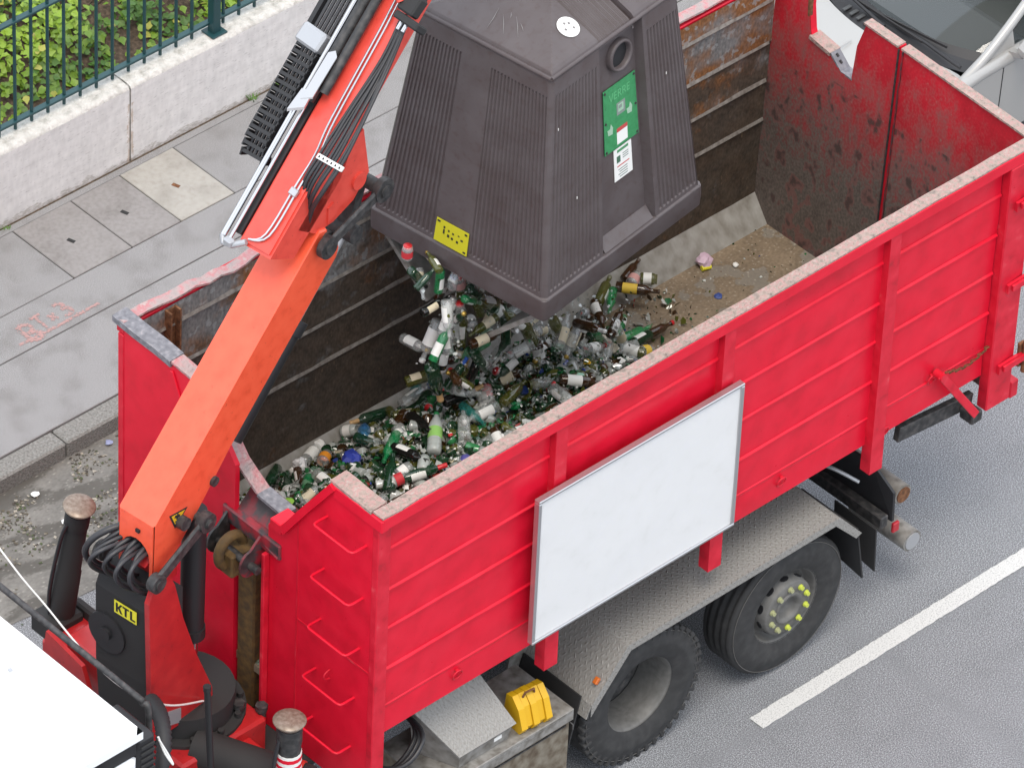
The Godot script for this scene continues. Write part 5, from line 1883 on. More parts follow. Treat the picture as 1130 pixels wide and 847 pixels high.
	for b in [[.485, .925], [.625, .985]]:
		var s = ST()
		var c = face_pt.call(b[0], b[1], .0102)
		prism(s, [c - fx * .022 - fy * .03, c + fx * .02 - fy * .035, c + fx * .026 + fy * .01, c + fx * .006 + fy * .045, c - fx * .004 + fy * .012, c - fx * .03 + fy * .01], fz * .0012)
		obj("torn_sticker", s, pw, gp)
	rect.call(.565, .85, .052, .058, mats.paper, "notice", gp, .0102)
	rect.call(.565, .893, .052, .014, pr, "notice_heading", gp, .0116)
	for q in [[.453, 1.198], [.667, 1.198], [.453, .792], [.667, .792], [.453, .99], [.667, .99]]:
		var s = ST()
		var c = face_pt.call(q[0], q[1], .010)
		cyl(s, c, c + fz * .005, .0085, 8)
		obj("rivet", s, mats.dark_steel, gp)
	var wn = sign_.call(.505, .625, .545, .765, .003, mats.paper, "white_notice", t)
	rect.call(.565, .745, .055, .010, M(lin(.08, .25, .12), .6), "notice_heading", wn, .0072)
	rect.call(.535, .688, .018, .024, M(lin(.06, .14, .09), .6), "printed_picture", wn, .0072)
	rect.call(.565, .64, .060, .0035, pr, "notice_rule", wn, .0072)
	for k in 4: rect.call(.561 + (k % 2) * .004, .615 - k * .017, .045 - (k % 2) * .006, .003, pg, "text_line", wn, .0072)
	for k in 3: rect.call(.583, .71 - k * .015, .028, .003, pg, "text_line", wn, .0072)
	# yellow notice low on the cab-side face
	var cfp = func(a, y, o):
		var c = corner.call(1, y)
		var p = c[0].lerp(c[1], a) + c[2] * o
		return P.call(p.x, p.y, p.z)
	var gx = (cfp.call(.6, .5, 0) - cfp.call(.4, .5, 0)).normalized()
	var gy = (cfp.call(.5, .8, 0) - cfp.call(.5, .5, 0)).normalized()
	var gz = gx.cross(gy).normalized()
	st = ST()
	prism(st, [cfp.call(.365, .178, .008), cfp.call(.555, .178, .008), cfp.call(.555, .335, .006), cfp.call(.365, .335, .006)], gz * .004)
	var yn = obj("yellow_notice", st, mats.sign_yellow, t)
	for q in [[.38, .32, .012, .006], [.54, .318, .010, .006], [.54, .195, .010, .006], [.415, .265, .006, .016], [.415, .295, .006, .008], [.442, .25, .008, .010], [.465, .245, .008, .008], [.442, .285, .006, .006], [.468, .28, .007, .006], [.495, .24, .008, .008], [.52, .265, .009, .006], [.50, .285, .006, .004]]:
		st = ST()
		var c = cfp.call(q[0], q[1], .012)
		prism(st, [c - gx * q[2] - gy * q[3], c + gx * q[2] - gy * q[3], c + gx * q[2] + gy * q[3], c - gx * q[2] + gy * q[3]], gz * .0015)
		obj("printed_mark", st, mats.ink, yn)
	# roof fittings: round white disc, metal plate
	var roof_pt = func(x, z, o):
		var e = minf(1.0 - absf(x), 1.0 - absf(z))
		return P.call(x * h0.x, 1.60 + .030 * smoothstep(0.0, .05, e) + .22 * e + o, z * h0.y)
	st = ST()
	var dc = roof_pt.call(-.40, .66, .004)
	var dn = (roof_pt.call(-.35, .66, 0) - roof_pt.call(-.45, .66, 0)).cross(roof_pt.call(-.4, .6, 0) - roof_pt.call(-.4, .72, 0)).normalized()
	var DB = Basis(dn.cross(Vector3.BACK).normalized(), dn, dn.cross(Vector3.BACK).normalized().cross(dn)).orthonormalized()
	lathe(st, [Vector2(.0755, 0), Vector2(.0755, .005), Vector2(.0, .006)], 30, Transform3D(DB, dc), true)
	var disc = obj("white_disc", st, mats.paper, t)
	for k in 4:
		st = ST()
		lathe(st, [Vector2(.010, .006), Vector2(.0, .008)], 8, Transform3D(DB, dc + DB * Vector3([-.03, .03, -.01, .02][k], 0, [.01, .02, -.03, -.02][k])))
		obj("printed_mark", st, mats.scuff, disc)
	st = ST()
	var pl = [roof_pt.call(-.32, .16, .012), roof_pt.call(-.05, .16, .012), roof_pt.call(-.05, -.25, .03), roof_pt.call(-.32, -.25, .03)]
	prism(st, pl, Vector3(0, .006, 0))
	var lp_ = obj("metal_plate", st, mats.alloy, t)
	st = ST()
	cyl(st, roof_pt.call(-.28, .11, .018), roof_pt.call(-.28, .11, .026), .012, 8)
	obj("rivet", st, mats.dark_steel, lp_)
	# pale scratches
	for q in [[-.80, .30, -.62, .10], [-.84, .12, -.66, -.06], [-.72, .30, -.66, .20], [-.86, -.1, -.62, -.16], [-.66, .05, -.60, .0]]:
		st = ST()
		var a = roof_pt.call(q[0], q[1], .002); var b = roof_pt.call(q[2], q[3], .002)
		tube(st, [a, a.lerp(b, .5) + Vector3(0, .0, .004), b], [.0008, .0035, .0008], 5)
		obj("scratch", st, mats.scuff, t)
	# pale chips
	for q in [[.20, .30], [.06, .85], [.85, .70]]:
		st = ST()
		var c = corner.call(0, .4 + q[1])
		var p = c[0].lerp(c[1], q[0]) + c[2] * .002
		box(st, P.call(p.x, p.y, p.z), Vector3(.006, .02, .006), .002)
		obj("chip", st, mats.paper, t)
	# hanger: lifting mushroom above the roof
	st = ST()
	cyl(st, P.call(0, 1.80, 0), P.call(0, 2.12, 0), .06, 14)
	lathe(st, [Vector2(.0, 0), Vector2(.17, .0), Vector2(.17, .03), Vector2(.0, .06)], 20, Transform3D(Basis(), P.call(0, 2.12, 0)))
	obj("lifting_mushroom", st, mats.dark_steel, t)
	# two bottom flaps hanging open
	for s in [-1.0, 1.0]:
		st = ST()
		var a0 = P.call(-bx + .06, .02, s * (bz - .06)); var a1 = P.call(bx - .06, .02, s * (bz - .06))
		var dv = rot * Vector3(0, -.40, -s * .40)
		prism(st, [a0, a1, a1 + dv, a0 + dv], rot * Vector3(0, -.012, s * .012))
		beam(st, a0, a0 + dv, .03, .03)
		obj("bottom_flap", st, mats.grey_plate, t)

# ------------------------------------------------------------------ parked car behind the lorry
func parked_car():
	var st
	var t = thing("parked_car", "silver car parked at the kerb behind the container doors", "car", Vector3(9.2, 0, -2.49))
	var zc := -2.49
	var cowl = func(k): return 8.10 + .27 * k * k
	st = ST()
	sheet(st, func(u, v):
		var k = lerpf(1.0, -1.0, v)
		var x = lerpf(7.02 + .16 * k * k, cowl.call(k * .98) - .01, u)
		var y = lerpf(.70, .985, pow(u, .7)) - .035 * k * k - .10 * pow(absf(k), 10.0) + .012 * sin(clampf((absf(k) - .55) * 8.0, 0, PI)) * u
		return Vector3(x, y, zc + k * .845), 24, 30)
	obj("bonnet", st, mats.car, t)
	for s in [1.0, -1.0]:
		st = ST()
		var z = zc + s * .83
		var lp = [Vector3(7.08, .28, z), Vector3(7.10, .62, z), Vector3(7.6, .80, z), Vector3(8.37, .90, z), Vector3(9.4, .935, z), Vector3(10.9, .97, z), Vector3(11.2, .8, z), Vector3(11.2, .28, z), Vector3(10.75, .28, z)]
		for i in 9: lp.append(Vector3(10.42 + cos(i * PI / 8.0) * .33, .30 + sin(i * PI / 8.0) * .33, z))
		lp.append(Vector3(8.05, .25, z))
		for i in 9: lp.append(Vector3(7.70 + cos(i * PI / 8.0) * .33, .30 + sin(i * PI / 8.0) * .33, z))
		prism(st, lp, Vector3(0, 0, .025 * s))
		var sd = obj("body_side", st, mats.car, t)
		st = ST()      # shoulder roll under the windows
		var pts = []
		for i in 13: pts.append(Vector3(7.55 + i * .29, .80 + .115 * smoothstep(0.0, .3, i / 12.0) + .04 * i / 12.0, z - s * .02))
		tube(st, pts, .055, 12)
		obj("shoulder", st, mats.car, sd)
		st = ST()
		beam(st, Vector3(8.62, .30, z + s * .026), Vector3(8.64, .90, z + s * .026), .003, .008, Vector3.RIGHT)
		beam(st, Vector3(9.62, .30, z + s * .026), Vector3(9.66, .92, z + s * .026), .003, .008, Vector3.RIGHT)
		obj("door_gap", st, mats.ink, sd)
		st = ST()
		tube(st, [Vector3(9.38, .80, z + s * .03), Vector3(9.40, .80, z + s * .06), Vector3(9.56, .81, z + s * .06), Vector3(9.58, .81, z + s * .03)], .012, 8)
		obj("door_handle", st, mats.car, sd)
		# pillars, roof rail
		st = ST()
		tube(st, smooth_path([Vector3(7.95, .84, zc + s * .80), Vector3(8.37, .945, zc + s * .79), Vector3(8.75, 1.13, zc + s * .755), Vector3(9.15, 1.33, zc + s * .69), Vector3(9.5, 1.46, zc + s * .63), Vector3(10.2, 1.50, zc + s * .62), Vector3(10.9, 1.42, zc + s * .62), Vector3(11.15, 1.0, zc + s * .72)], 6), .036, 12)
		obj("roof_rail", st, mats.car, t)
		st = ST()
		quad(st, Vector3(8.62, .95, zc + s * .80), Vector3(10.95, .98, zc + s * .80), Vector3(10.75, 1.42, zc + s * .635), Vector3(9.35, 1.40, zc + s * .655))
		obj("side_glass", st, mats.glass, t)
		st = ST()
		tube(st, [Vector3(8.55, .962, zc + s * .815), Vector3(10.95, .985, zc + s * .815)], .014, 8)
		obj("window_trim", st, mats.zinc, t)
		st = ST()
		beam(st, Vector3(9.66, .95, zc + s * .79), Vector3(9.72, 1.45, zc + s * .645), .02, .07, Vector3.RIGHT)
		obj("door_pillar", st, mats.black, t)
		st = ST()
		prism(st, [Vector3(8.05, .86, zc + s * .80), Vector3(8.80, .93, zc + s * .815), Vector3(8.80, 1.145, zc + s * .755)], Vector3(0, -.01, -s * .02))
		obj("quarter_panel", st, mats.car, t)
		# mirror
		st = ST()
		var B2 = Basis(Vector3.UP, s * -.2)
		box(st, Vector3(8.78, 1.03, zc + s * .97), Vector3(.13, .14, .22), .045, B2)
		beam(st, Vector3(8.74, .97, zc + s * .82), Vector3(8.76, .99, zc + s * .93), .05, .04)
		obj("wing_mirror", st, mats.car, t)
		for x in [7.70, 10.42]:
			st = ST()
			var T = Transform3D(AX if s > 0 else Basis(Vector3(-1, 0, 0), Vector3(0, 0, -1), Vector3(0, -1, 0)), Vector3(x, .30, zc + s * .74))
			lathe(st, [Vector2(.19, -.09), Vector2(.28, -.095), Vector2(.30, -.06), Vector2(.30, .06), Vector2(.28, .095), Vector2(.20, .085), Vector2(.19, .05)], 30, T)
			var wh = obj("wheel", st, mats.tyre, t)
			st = ST()
			lathe(st, [Vector2(.0, .07), Vector2(.05, .07), Vector2(.15, .055), Vector2(.19, .075), Vector2(.195, .05)], 24, T)
			obj("rim", st, mats.alloy, wh)
	# cowl: black band with a grille
	st = ST()
	sheet(st, func(u, v):
		var k = lerpf(.93, -.93, v)
		return Vector3(cowl.call(k) + u * .17, .972 - .03 * k * k + u * .03, zc + k * .82), 4, 30)
	var cw = obj("scuttle_panel", st, mats.black, t)
	for i in 8:
		st = ST()
		bb(st, Vector3(8.14, .988, zc - .30 + i * .07), Vector3(8.22, 1.0, zc - .27 + i * .07), .003)
		obj("grille_slot", st, mats.dash, cw)
	# windscreen
	st = ST()
	sheet(st, func(u, v):
		var k = lerpf(.95, -.95, v)
		var y = lerpf(.985, 1.46, u) - .02 * k * k
		return Vector3(lerpf(cowl.call(k) + .15, 9.32 + .14 * k * k, u), y + .03 * sin(u * PI), zc + k * lerpf(.80, .665, u)), 16, 30)
	obj("windscreen", st, mats.screen, t)
	st = ST()
	sheet(st, func(u, v):
		var k = lerpf(.95, -.95, v)
		return Vector3(lerpf(cowl.call(k) + .13, cowl.call(k) + .20, u), lerpf(.985, 1.022, u) - .02 * k * k + .004, zc + k * lerpf(.81, .79, u)), 3, 30)
	obj("screen_border", st, mats.black, t)
	st = ST()
	sheet(st, func(u, v):
		var k = lerpf(1.0, -1.0, v)
		return Vector3(lerpf(9.32 + .14 * k * k, 10.9, u), 1.47 + .06 * sin(u * PI) - .04 * k * k, zc + k * .66), 16, 20)
	obj("roof", st, mats.car, t)
	st = ST()
	sheet(st, func(u, v):
		var k = lerpf(1.0, -1.0, v)
		return Vector3(lerpf(10.9, 11.2, u), lerpf(1.44, .9, u), zc + k * lerpf(.66, .8, u)), 6, 10)
	obj("rear_screen", st, mats.glass, t)
	st = ST()
	bb(st, Vector3(7.0, .28, zc - .8), Vector3(7.12, .66, zc + .8), .05)
	obj("bumper", st, mats.car, t)
	for s in [1.0, -1.0]:
		st = ST()
		box(st, Vector3(7.14, .66, zc + s * .62), Vector3(.16, .13, .30), .05)
		obj("headlamp", st, mats.glass, t)
	# interior: dashboard, floor and seats
	st = ST()
	prism(st, [Vector3(8.45, .55, zc - .74), Vector3(8.45, .93, zc - .74), Vector3(8.9, .96, zc - .74), Vector3(9.05, .85, zc - .74), Vector3(9.05, .55, zc - .74)], Vector3(0, 0, 1.48))
	bb(st, Vector3(7.3, .25, zc - .76), Vector3(11.1, .50, zc + .76))
	obj("dashboard", st, mats.dash, t)
	for s in [.36, -.36]:
		st = ST()
		box(st, Vector3(9.75, .75, zc + s), Vector3(.5, .16, .48), .06)
		box(st, Vector3(10.02, 1.0, zc + s), Vector3(.14, .62, .46), .06, Basis(Vector3.BACK, -.2))
		obj("seat", st, mats.dash, t)
	# wipers
	for w in [[Vector3(8.265, 1.03, -1.72), Vector3(8.27, 1.035, -2.42), Vector3(8.33, 1.065, -2.02)], [Vector3(8.20, 1.02, -2.42), Vector3(8.25, 1.06, -3.05), Vector3(8.26, 1.04, -2.2)]]:
		st = ST()
		tube(st, [w[0], w[0].lerp(w[1], .5) + Vector3(0, .012, 0), w[1]], [.016, .011, .006], 8)
		var wi = obj("wiper", st, mats.black, t)
		st = ST()
		beam(st, w[1] + Vector3(-.02, 0, -.25), w[2] + Vector3(0, 0, .1), .012, .02)
		obj("wiper_blade", st, mats.black_rough, wi)
	st = ST()
	box(st, Vector3(7.86, .968, -2.86), Vector3(.035, .014, .03), .005)
	obj("washer_jet", st, mats.black, t)
	st = ST()
	tube(st, [Vector3(7.45, .918, -2.52), Vector3(7.95, .975, -2.50)], .004, 5)
	obj("bonnet_crease", st, mats.car, t)

# ------------------------------------------------------------------ bottles
var cam_o := Vector3(-20.4982, 29.8486, 23.0989)
func ray(px: Vector2) -> Vector3:
	var yaw = 0.7777; var pitch = -0.7012; var roll = 0.0497
	var F = Vector3(sin(yaw) * cos(pitch), sin(pitch), -cos(yaw) * cos(pitch))
	var R = F.cross(Vector3.UP).normalized(); var U = R.cross(F)
	var R2 = R * cos(roll) + U * sin(roll); var U2 = U * cos(roll) - R * sin(roll)
	return F + R2 * (px.x - 565.0) / 7359.3 - U2 * (px.y - 423.5) / 7359.3
func at_y(px, y) -> Vector3:
	var d = ray(px)
	return cam_o + d * ((y - cam_o.y) / d.y)
func at_z(px, z) -> Vector3:
	var d = ray(px)
	return cam_o + d * ((z - cam_o.z) / d.z)

func at_x(px, x) -> Vector3:
	var d = ray(px)
	return cam_o + d * ((x - cam_o.x) / d.x)

func heap(x: float, z: float) -> float:
	var ex = smoothstep(-.1, .5, x) * (1.0 - smoothstep(2.9, 4.35, x - clampf(z, -.9, .3) * .25))
	var ez = smoothstep(-1.18, -.45, z)
	var h = 1.43 + ex * (.06 + .36 * ez + .14 * exp(-pow((x - 2.5) / .9, 2.0)) * ez)
	return h + noi.get_noise_2d(x * 3.0, z * 3.0) * .05 * ex

var glass := {}
var protos := {}
func gmat(c, a, rough = .06):
	var m = M(lin(c[0], c[1], c[2]), rough)
	m.albedo_color.a = a
	if a < 1.0: m.transparency = BaseMaterial3D.TRANSPARENCY_ALPHA
	m.metallic_specular = .6
	return m

const SHAPES := {
	"wine bottle": [[0, .004], [.034, 0], [.037, .006], [.0375, .19], [.034, .207], [.018, .228], [.0145, .24], [.0145, .285], [.016, .286], [.016, .297], [.0135, .297]],
	"champagne bottle": [[0, .006], [.040, 0], [.044, .008], [.044, .15], [.038, .19], [.022, .235], [.0165, .26], [.0165, .295], [.018, .297], [.018, .312], [.014, .312]],
	"beer bottle": [[0, .004], [.028, 0], [.031, .005], [.031, .135], [.028, .150], [.016, .178], [.0135, .19], [.0135, .222], [.0148, .224], [.0148, .235]],
	"spirit bottle": [[0, .004], [.038, 0], [.042, .006], [.042, .185], [.034, .205], [.017, .215], [.0155, .225], [.0155, .262], [.017, .264], [.017, .275]],
	"jar": [[0, .003], [.036, 0], [.041, .006], [.041, .085], [.036, .098], [.034, .10], [.034, .114], [.030, .114]],
	"water bottle": [[0, .006], [.030, 0], [.042, .012], [.042, .05], [.040, .055], [.042, .06], [.042, .085], [.040, .09], [.042, .095], [.042, .19], [.036, .22], [.022, .255], [.014, .27], [.014, .295]],
}

func bottle(kind: String, tint: String, paper: String, cap: String, T: Transform3D, where: String, size := 1.0):
	var key = kind + tint + paper + cap
	var o: Node3D
	var label = tint + " " + kind
	if kind == "water bottle": label = tint + " plastic bottle"
	if paper != "": label += " with " + paper + " label"
	if cap != "": label += (" and " if paper != "" else " with ") + cap + (" foil" if kind in ["wine bottle", "champagne bottle"] else " lid" if kind == "jar" else " cap")
	label += " " + where
	var group = "bottles " + where
	if not protos.has(key):
		o = thing("jar" if kind == "jar" else "bottle", label, "jar" if kind == "jar" else "bottle", Vector3.ZERO, group)
		var prof = SHAPES[kind].map(func(p): return Vector2(p[0], p[1]))
		var top = prof[-1].y
		var st = ST()
		lathe(st, prof, 14)
		obj("glass_body", st, glass[tint], o)
		if paper != "":
			var b = {"wine bottle": [.045, .145], "champagne bottle": [.04, .12], "beer bottle": [.035, .11], "spirit bottle": [.05, .16], "jar": [.02, .075], "water bottle": [.10, .175]}[kind]
			var r = {"wine bottle": .0375, "champagne bottle": .044, "beer bottle": .031, "spirit bottle": .042, "jar": .041, "water bottle": .042}[kind] + .0008
			st = ST()
			lathe(st, [Vector2(r, b[0]), Vector2(r, b[1])], 14, Transform3D(), false, 0.0, TAU * (1.0 if kind in ["water bottle", "jar"] else .62))
			obj("paper_label", st, glass["paper " + paper], o)
		if cap != "":
			st = ST()
			if kind in ["wine bottle", "champagne bottle"]:
				var r = .0155 if kind == "wine bottle" else .0185
				lathe(st, [Vector2(r + .001, top - .065), Vector2(r + .001, top - .015), Vector2(r + .002, top - .014), Vector2(r + .002, top + .001), Vector2(0, top + .002)], 12)
			else:
				var r = prof[-1].x + .003
				lathe(st, [Vector2(r, top - .016), Vector2(r, top + .003), Vector2(0, top + .004)], 12)
			obj("cap", st, glass["cap " + cap], o)
		protos[key] = o
	else:
		o = protos[key].duplicate()
		o.name = numbered("jar" if kind == "jar" else "bottle")
		add_child(o)
		tag(o, label, "jar" if kind == "jar" else "bottle", group)
	o.transform = Transform3D(T.basis.scaled(Vector3.ONE * size), T.origin)
	return o

func lay(a: Vector3, b: Vector3, length: float, spin := 0.0) -> Transform3D:     # base at a, neck towards b
	var y = (b - a).normalized()
	var x = y.cross(Vector3(.3, .2, .9)).normalized()
	return Transform3D(Basis(x, y, x.cross(y)) * Basis(Vector3.UP, spin), (a + b) / 2.0 - y * length / 2.0)

func bottles():
	glass["dark green"] = gmat([.008, .045, .018], .72)
	glass["bright green"] = gmat([.014, .27, .085], .6)
	glass["olive"] = gmat([.10, .105, .014], .62)
	glass["brown"] = gmat([.050, .020, .006], .75)
	glass["black"] = gmat([.010, .010, .009], .92)
	glass["clear"] = gmat([.74, .77, .76], .24, .04)
	glass["blue"] = gmat([.06, .28, .55], .45)
	glass["teal"] = gmat([.02, .20, .17], .6)
	glass["frosted"] = gmat([.50, .54, .52], .75, .3)
	for p in [["white", .78, .78, .75], ["cream", .66, .58, .42], ["yellow", .70, .48, .06], ["orange", .78, .28, .02], ["red", .52, .03, .04], ["green", .25, .50, .12], ["tan", .48, .30, .16], ["pink", .60, .32, .30]]:
		glass["paper " + p[0]] = M(lin(p[1], p[2], p[3]), .65)
	for p in [["white", .75, .75, .74], ["red", .55, .02, .025], ["tan", .48, .30, .14], ["black", .012, .012, .012], ["silver", .5, .5, .5], ["blue", .03, .10, .42], ["orange", .75, .16, .02], ["green", .03, .25, .08], ["gold", .50, .34, .08], ["teal", .02, .16, .14]]:
		glass["cap " + p[0]] = M(lin(p[1], p[2], p[3]), .35, .6 if p[0] in ["silver", "gold"] else 0.0)
	# heap core: broken glass filling the container
	var st = ST()
	sheet(st, func(u, v):
		var x = lerpf(.04, 4.6, u); var z = lerpf(1.0, -1.10, v)
		return Vector3(x, heap(x, z) - .055 + noi.get_noise_2d(x * 14.0, z * 14.0) * .02, z), 110, 50)
	var hm = M(Color.WHITE, .35)
	hm.albedo_texture = ntex(91, .09, [[0.0, lin(.012,.016,.010)], [.35, lin(.035,.045,.025)], [.6, lin(.10,.115,.08)], [.8, lin(.24,.26,.22)], [1.0, lin(.5,.52,.48)]], 512, 5)
	world_tri(hm, 1.6)
	var core = obj("broken_glass", st, hm)
	tag(core, "mass of broken glass filling the container under the bottles", "broken glass", "", "stuff")
	# splinters: small curved pieces
	var sh := ST()
	sh.set_smooth_group(0)
	var cv = [Vector3(-.5, 0, -.3), Vector3(.1, .16, -.5), Vector3(.55, .0, -.05), Vector3(.15, .10, .45), Vector3(-.35, .14, .40)]
	for k in range(1, 4): tri3(sh, cv[0], cv[k + 1], cv[k])
	sh.generate_normals()
	var smesh = sh.commit()
	var smat = M(Color.WHITE, .08)
	smat.vertex_color_use_as_albedo = true
	smat.metallic_specular = .7
	smesh.surface_set_material(0, smat)
	var pal = [[Color(.016, .05, .022), .17], [Color(.08, .085, .016), .15], [Color(.03, .17, .06), .11], [Color(.32, .34, .32), .24], [Color(.55, .57, .55), .12], [Color(.045, .022, .007), .07], [Color(.74, .74, .71), .035], [Color(.03, .06, .25), .012], [Color(.45, .05, .04), .012]]
	var tr = []; var cs = []
	var pick = func():
		var r = rng.randf()
		for p in pal:
			r -= p[1]
			if r < 0: return p[0]
		return pal[0][0]
	var place = func(p, sz):
		var b = Basis(Quaternion.from_euler(Vector3(rng.randf() * TAU, rng.randf() * TAU, rng.randf() * TAU)))
		tr.append(Transform3D(b.scaled_local(Vector3(sz * rng.randf_range(.5, 1.5), sz, sz)), p))
		cs.append(pick.call() * rng.randf_range(.7, 1.25))
	for i in 27000:
		var x = rng.randf_range(.08, 4.55); var z = rng.randf_range(-1.08, .55)
		var h = heap(x, z)
		if h < 1.445 and rng.randf() < .9: continue
		place.call(Vector3(x, h + rng.randf_range(-.04, .055), z), rng.randf_range(.012, .050))
	for i in 420:      # grit on the bare floor
		var x = rng.randf_range(3.8, 5.6); var z = rng.randf_range(-1.0, .6)
		place.call(Vector3(x, maxf(1.434, heap(x, z)), z), rng.randf_range(.006, .020))
	for i in 1000:      # splinters in the air under the bank, round the falling bottles
		var px = Vector2(512 + rng.randfn(0, 20), rng.randf_range(290, 430))
		if rng.randf() < .68: px = Vector2(rng.randf_range(545, 700), 320 + rng.randf_range(0, 115))
		var z = -.45 + rng.randfn(0, .14)
		var p = at_z(px, z)
		if p.y < heap(p.x, p.z) or p.y > 3.40 or p.y > 2.75 and px.x > 560: continue
		place.call(p, rng.randf_range(.006, .030))
		if rng.randf() < .55: cs[-1] = Color(.55, .58, .56)
	var mm := MultiMesh.new()
	mm.transform_format = MultiMesh.TRANSFORM_3D
	mm.use_colors = true
	mm.mesh = smesh
	mm.instance_count = tr.size()
	for i in tr.size():
		mm.set_instance_transform(i, tr[i]); mm.set_instance_color(i, cs[i])
	var mmi := MultiMeshInstance3D.new()
	mmi.name = "glass_splinters"
	mmi.multimesh = mm
	add_child(mmi)
	tag(mmi, "loose splinters of green, brown and clear glass over the heap", "glass splinters", "", "stuff")

	# broken bottle halves: necks and bottoms, too many and too mixed to count
	for part in [[[.0005, .30], [.014, .298], [.0145, .24], [.018, .228], [.034, .207], [.0375, .185], [.036, .178]], [[.0, .004], [.034, .0], [.037, .006], [.0375, .075], [.035, .10]]]:
		var hs = ST()
		lathe(hs, part.map(func(p): return Vector2(p[0], p[1] - (.24 if part[0][1] > .1 else .05))), 10)
		hs.generate_normals()
		var hmesh = hs.commit()
		hmesh.surface_set_material(0, smat)
		var hm2 := MultiMesh.new()
		hm2.transform_format = MultiMesh.TRANSFORM_3D
		hm2.use_colors = true
		hm2.mesh = hmesh
		var ht = []
		while ht.size() < 520:
			var x = rng.randf_range(.1, 4.35); var z = rng.randf_range(-1.05, .3)
			var h = heap(x, z)
			if h < 1.46: continue
			ht.append(Transform3D(Basis(Quaternion.from_euler(Vector3(rng.randf() * TAU, rng.randf() * TAU, rng.randf() * TAU))).scaled(Vector3.ONE * rng.randf_range(.75, 1.05)), Vector3(x, h + rng.randf_range(-.01, .035), z)))
		hm2.instance_count = ht.size()
		for i in ht.size():
			hm2.set_instance_transform(i, ht[i]); hm2.set_instance_color(i, pick.call() * rng.randf_range(.8, 1.2))
		var hi := MultiMeshInstance3D.new()
		hi.name = "broken_bottle_necks" if part[0][1] > .1 else "broken_bottle_bottoms"
		hi.multimesh = hm2
		add_child(hi)
		tag(hi, "snapped-off bottle necks mixed through the glass heap" if part[0][1] > .1 else "broken bottle bottoms mixed through the glass heap", "broken glass", "", "stuff")

	# the bottles one can make out: [kind, tint, paper, cap, base px, neck px]
	var fall = "falling from the bottle bank"
	for b in [
		["spirit bottle", "clear", "white", "white", 485, 352, 466, 397], ["champagne bottle", "dark green", "", "tan", 474, 397, 487, 444], ["wine bottle", "bright green", "white", "", 484, 318, 488, 284],
		["spirit bottle", "clear", "white", "", 548, 360, 519, 392], ["wine bottle", "olive", "white", "white", 510, 350, 507, 391], ["wine bottle", "olive", "cream", "", 544, 352, 514, 373],
		["wine bottle", "black", "white", "", 487, 404, 494, 366], ["wine bottle", "dark green", "", "blue", 498, 420, 516, 394], ["wine bottle", "olive", "", "tan", 506, 425, 517, 394],
		["jar", "clear", "red", "red", 449, 284, 450, 270], ["jar", "clear", "pink", "red", 508, 318, 505, 304], ["jar", "clear", "", "red", 508, 345, 507, 333], ["jar", "clear", "white", "silver", 496, 340, 501, 327],
		["jar", "clear", "white", "", 553, 345, 541, 338], ["wine bottle", "olive", "white", "white", 548, 336, 516, 331], ["wine bottle", "black", "cream", "", 473, 341, 497, 326], ["beer bottle", "brown", "white", "white", 496, 372, 497, 345],
		["wine bottle", "clear", "white", "", 489, 362, 501, 330], ["wine bottle", "black", "", "", 525, 402, 513, 432], ["wine bottle", "brown", "", "red", 506, 440, 497, 408], ["beer bottle", "dark green", "", "", 465, 312, 480, 296],
		["jar", "clear", "", "blue", 499, 315, 501, 305], ["spirit bottle", "clear", "", "", 574, 338, 552, 352], ["wine bottle", "dark green", "", "", 521, 385, 536, 410], ["champagne bottle", "dark green", "white", "gold", 520, 320, 540, 335],
		["jar", "clear", "", "silver", 561, 346, 572, 350], ["wine bottle", "dark green", "", "black", 455, 300, 472, 318], ["wine bottle", "olive", "", "", 530, 345, 520, 318], ["beer bottle", "brown", "cream", "", 540, 330, 556, 334], ["spirit bottle", "clear", "white", "", 502, 372, 500, 345],
		["wine bottle", "olive", "", "", 589, 380, 575, 350], ["beer bottle", "dark green", "", "", 560, 372, 548, 394], ["wine bottle", "dark green", "white", "", 566, 400, 545, 420], ["wine bottle", "olive", "", "black", 620, 372, 606, 345], ["wine bottle", "dark green", "", "", 640, 350, 632, 385]]:
		var z = -.45 + rng.randf_range(-.10, .12)
		var L = SHAPES[b[0]][-1][1]
		var p0 = at_z(Vector2(b[4], b[5]), z); var p1 = at_z(Vector2(b[6], b[7]), z)
		bottle(b[0], b[1], b[2], b[3], lay(p0, p1, L, rng.randf() * TAU), fall, clampf((p1 - p0).length() / L, .8, 1.12))
	var fk = ["wine bottle", "wine bottle", "beer bottle", "spirit bottle", "spirit bottle", "jar", "champagne bottle"]
	var m = 0
	while m < 66:
		var px = Vector2(514 + rng.randfn(0, 20), rng.randf_range(312, 440))
		if m >= 52: px = Vector2(rng.randf_range(452, 560), 0) + Vector2(0, 1) * rng.randf_range(272, 318)
		if m < 52 and m % 2: px = Vector2(rng.randf_range(545, 690), rng.randf_range(345, 425))
		var p = at_z(px, -.45 + rng.randfn(0, .13))
		if p.y > (3.05 if m < 52 else 3.42) or p.y < heap(p.x, p.z) - .05:
			if m >= 52: m += 1
			continue
		var k = fk[rng.randi() % fk.size()]
		var tint = ["dark green", "olive", "olive", "bright green", "brown", "clear"][rng.randi() % 6]
		if k in ["spirit bottle", "jar"]: tint = "clear"
		var d = Vector3(rng.randfn(0, .7), rng.randfn(0, 1.0), rng.randfn(0, .6)).normalized()
		bottle(k, tint, ["", "white", "white", "cream"][rng.randi() % 4], ["", "", "white", "red", "gold"][rng.randi() % 5], lay(p - d * .1, p + d * .1, SHAPES[k][-1][1], rng.randf() * TAU), fall, .88)
		m += 1
	var ends = "on the bare end of the container floor"
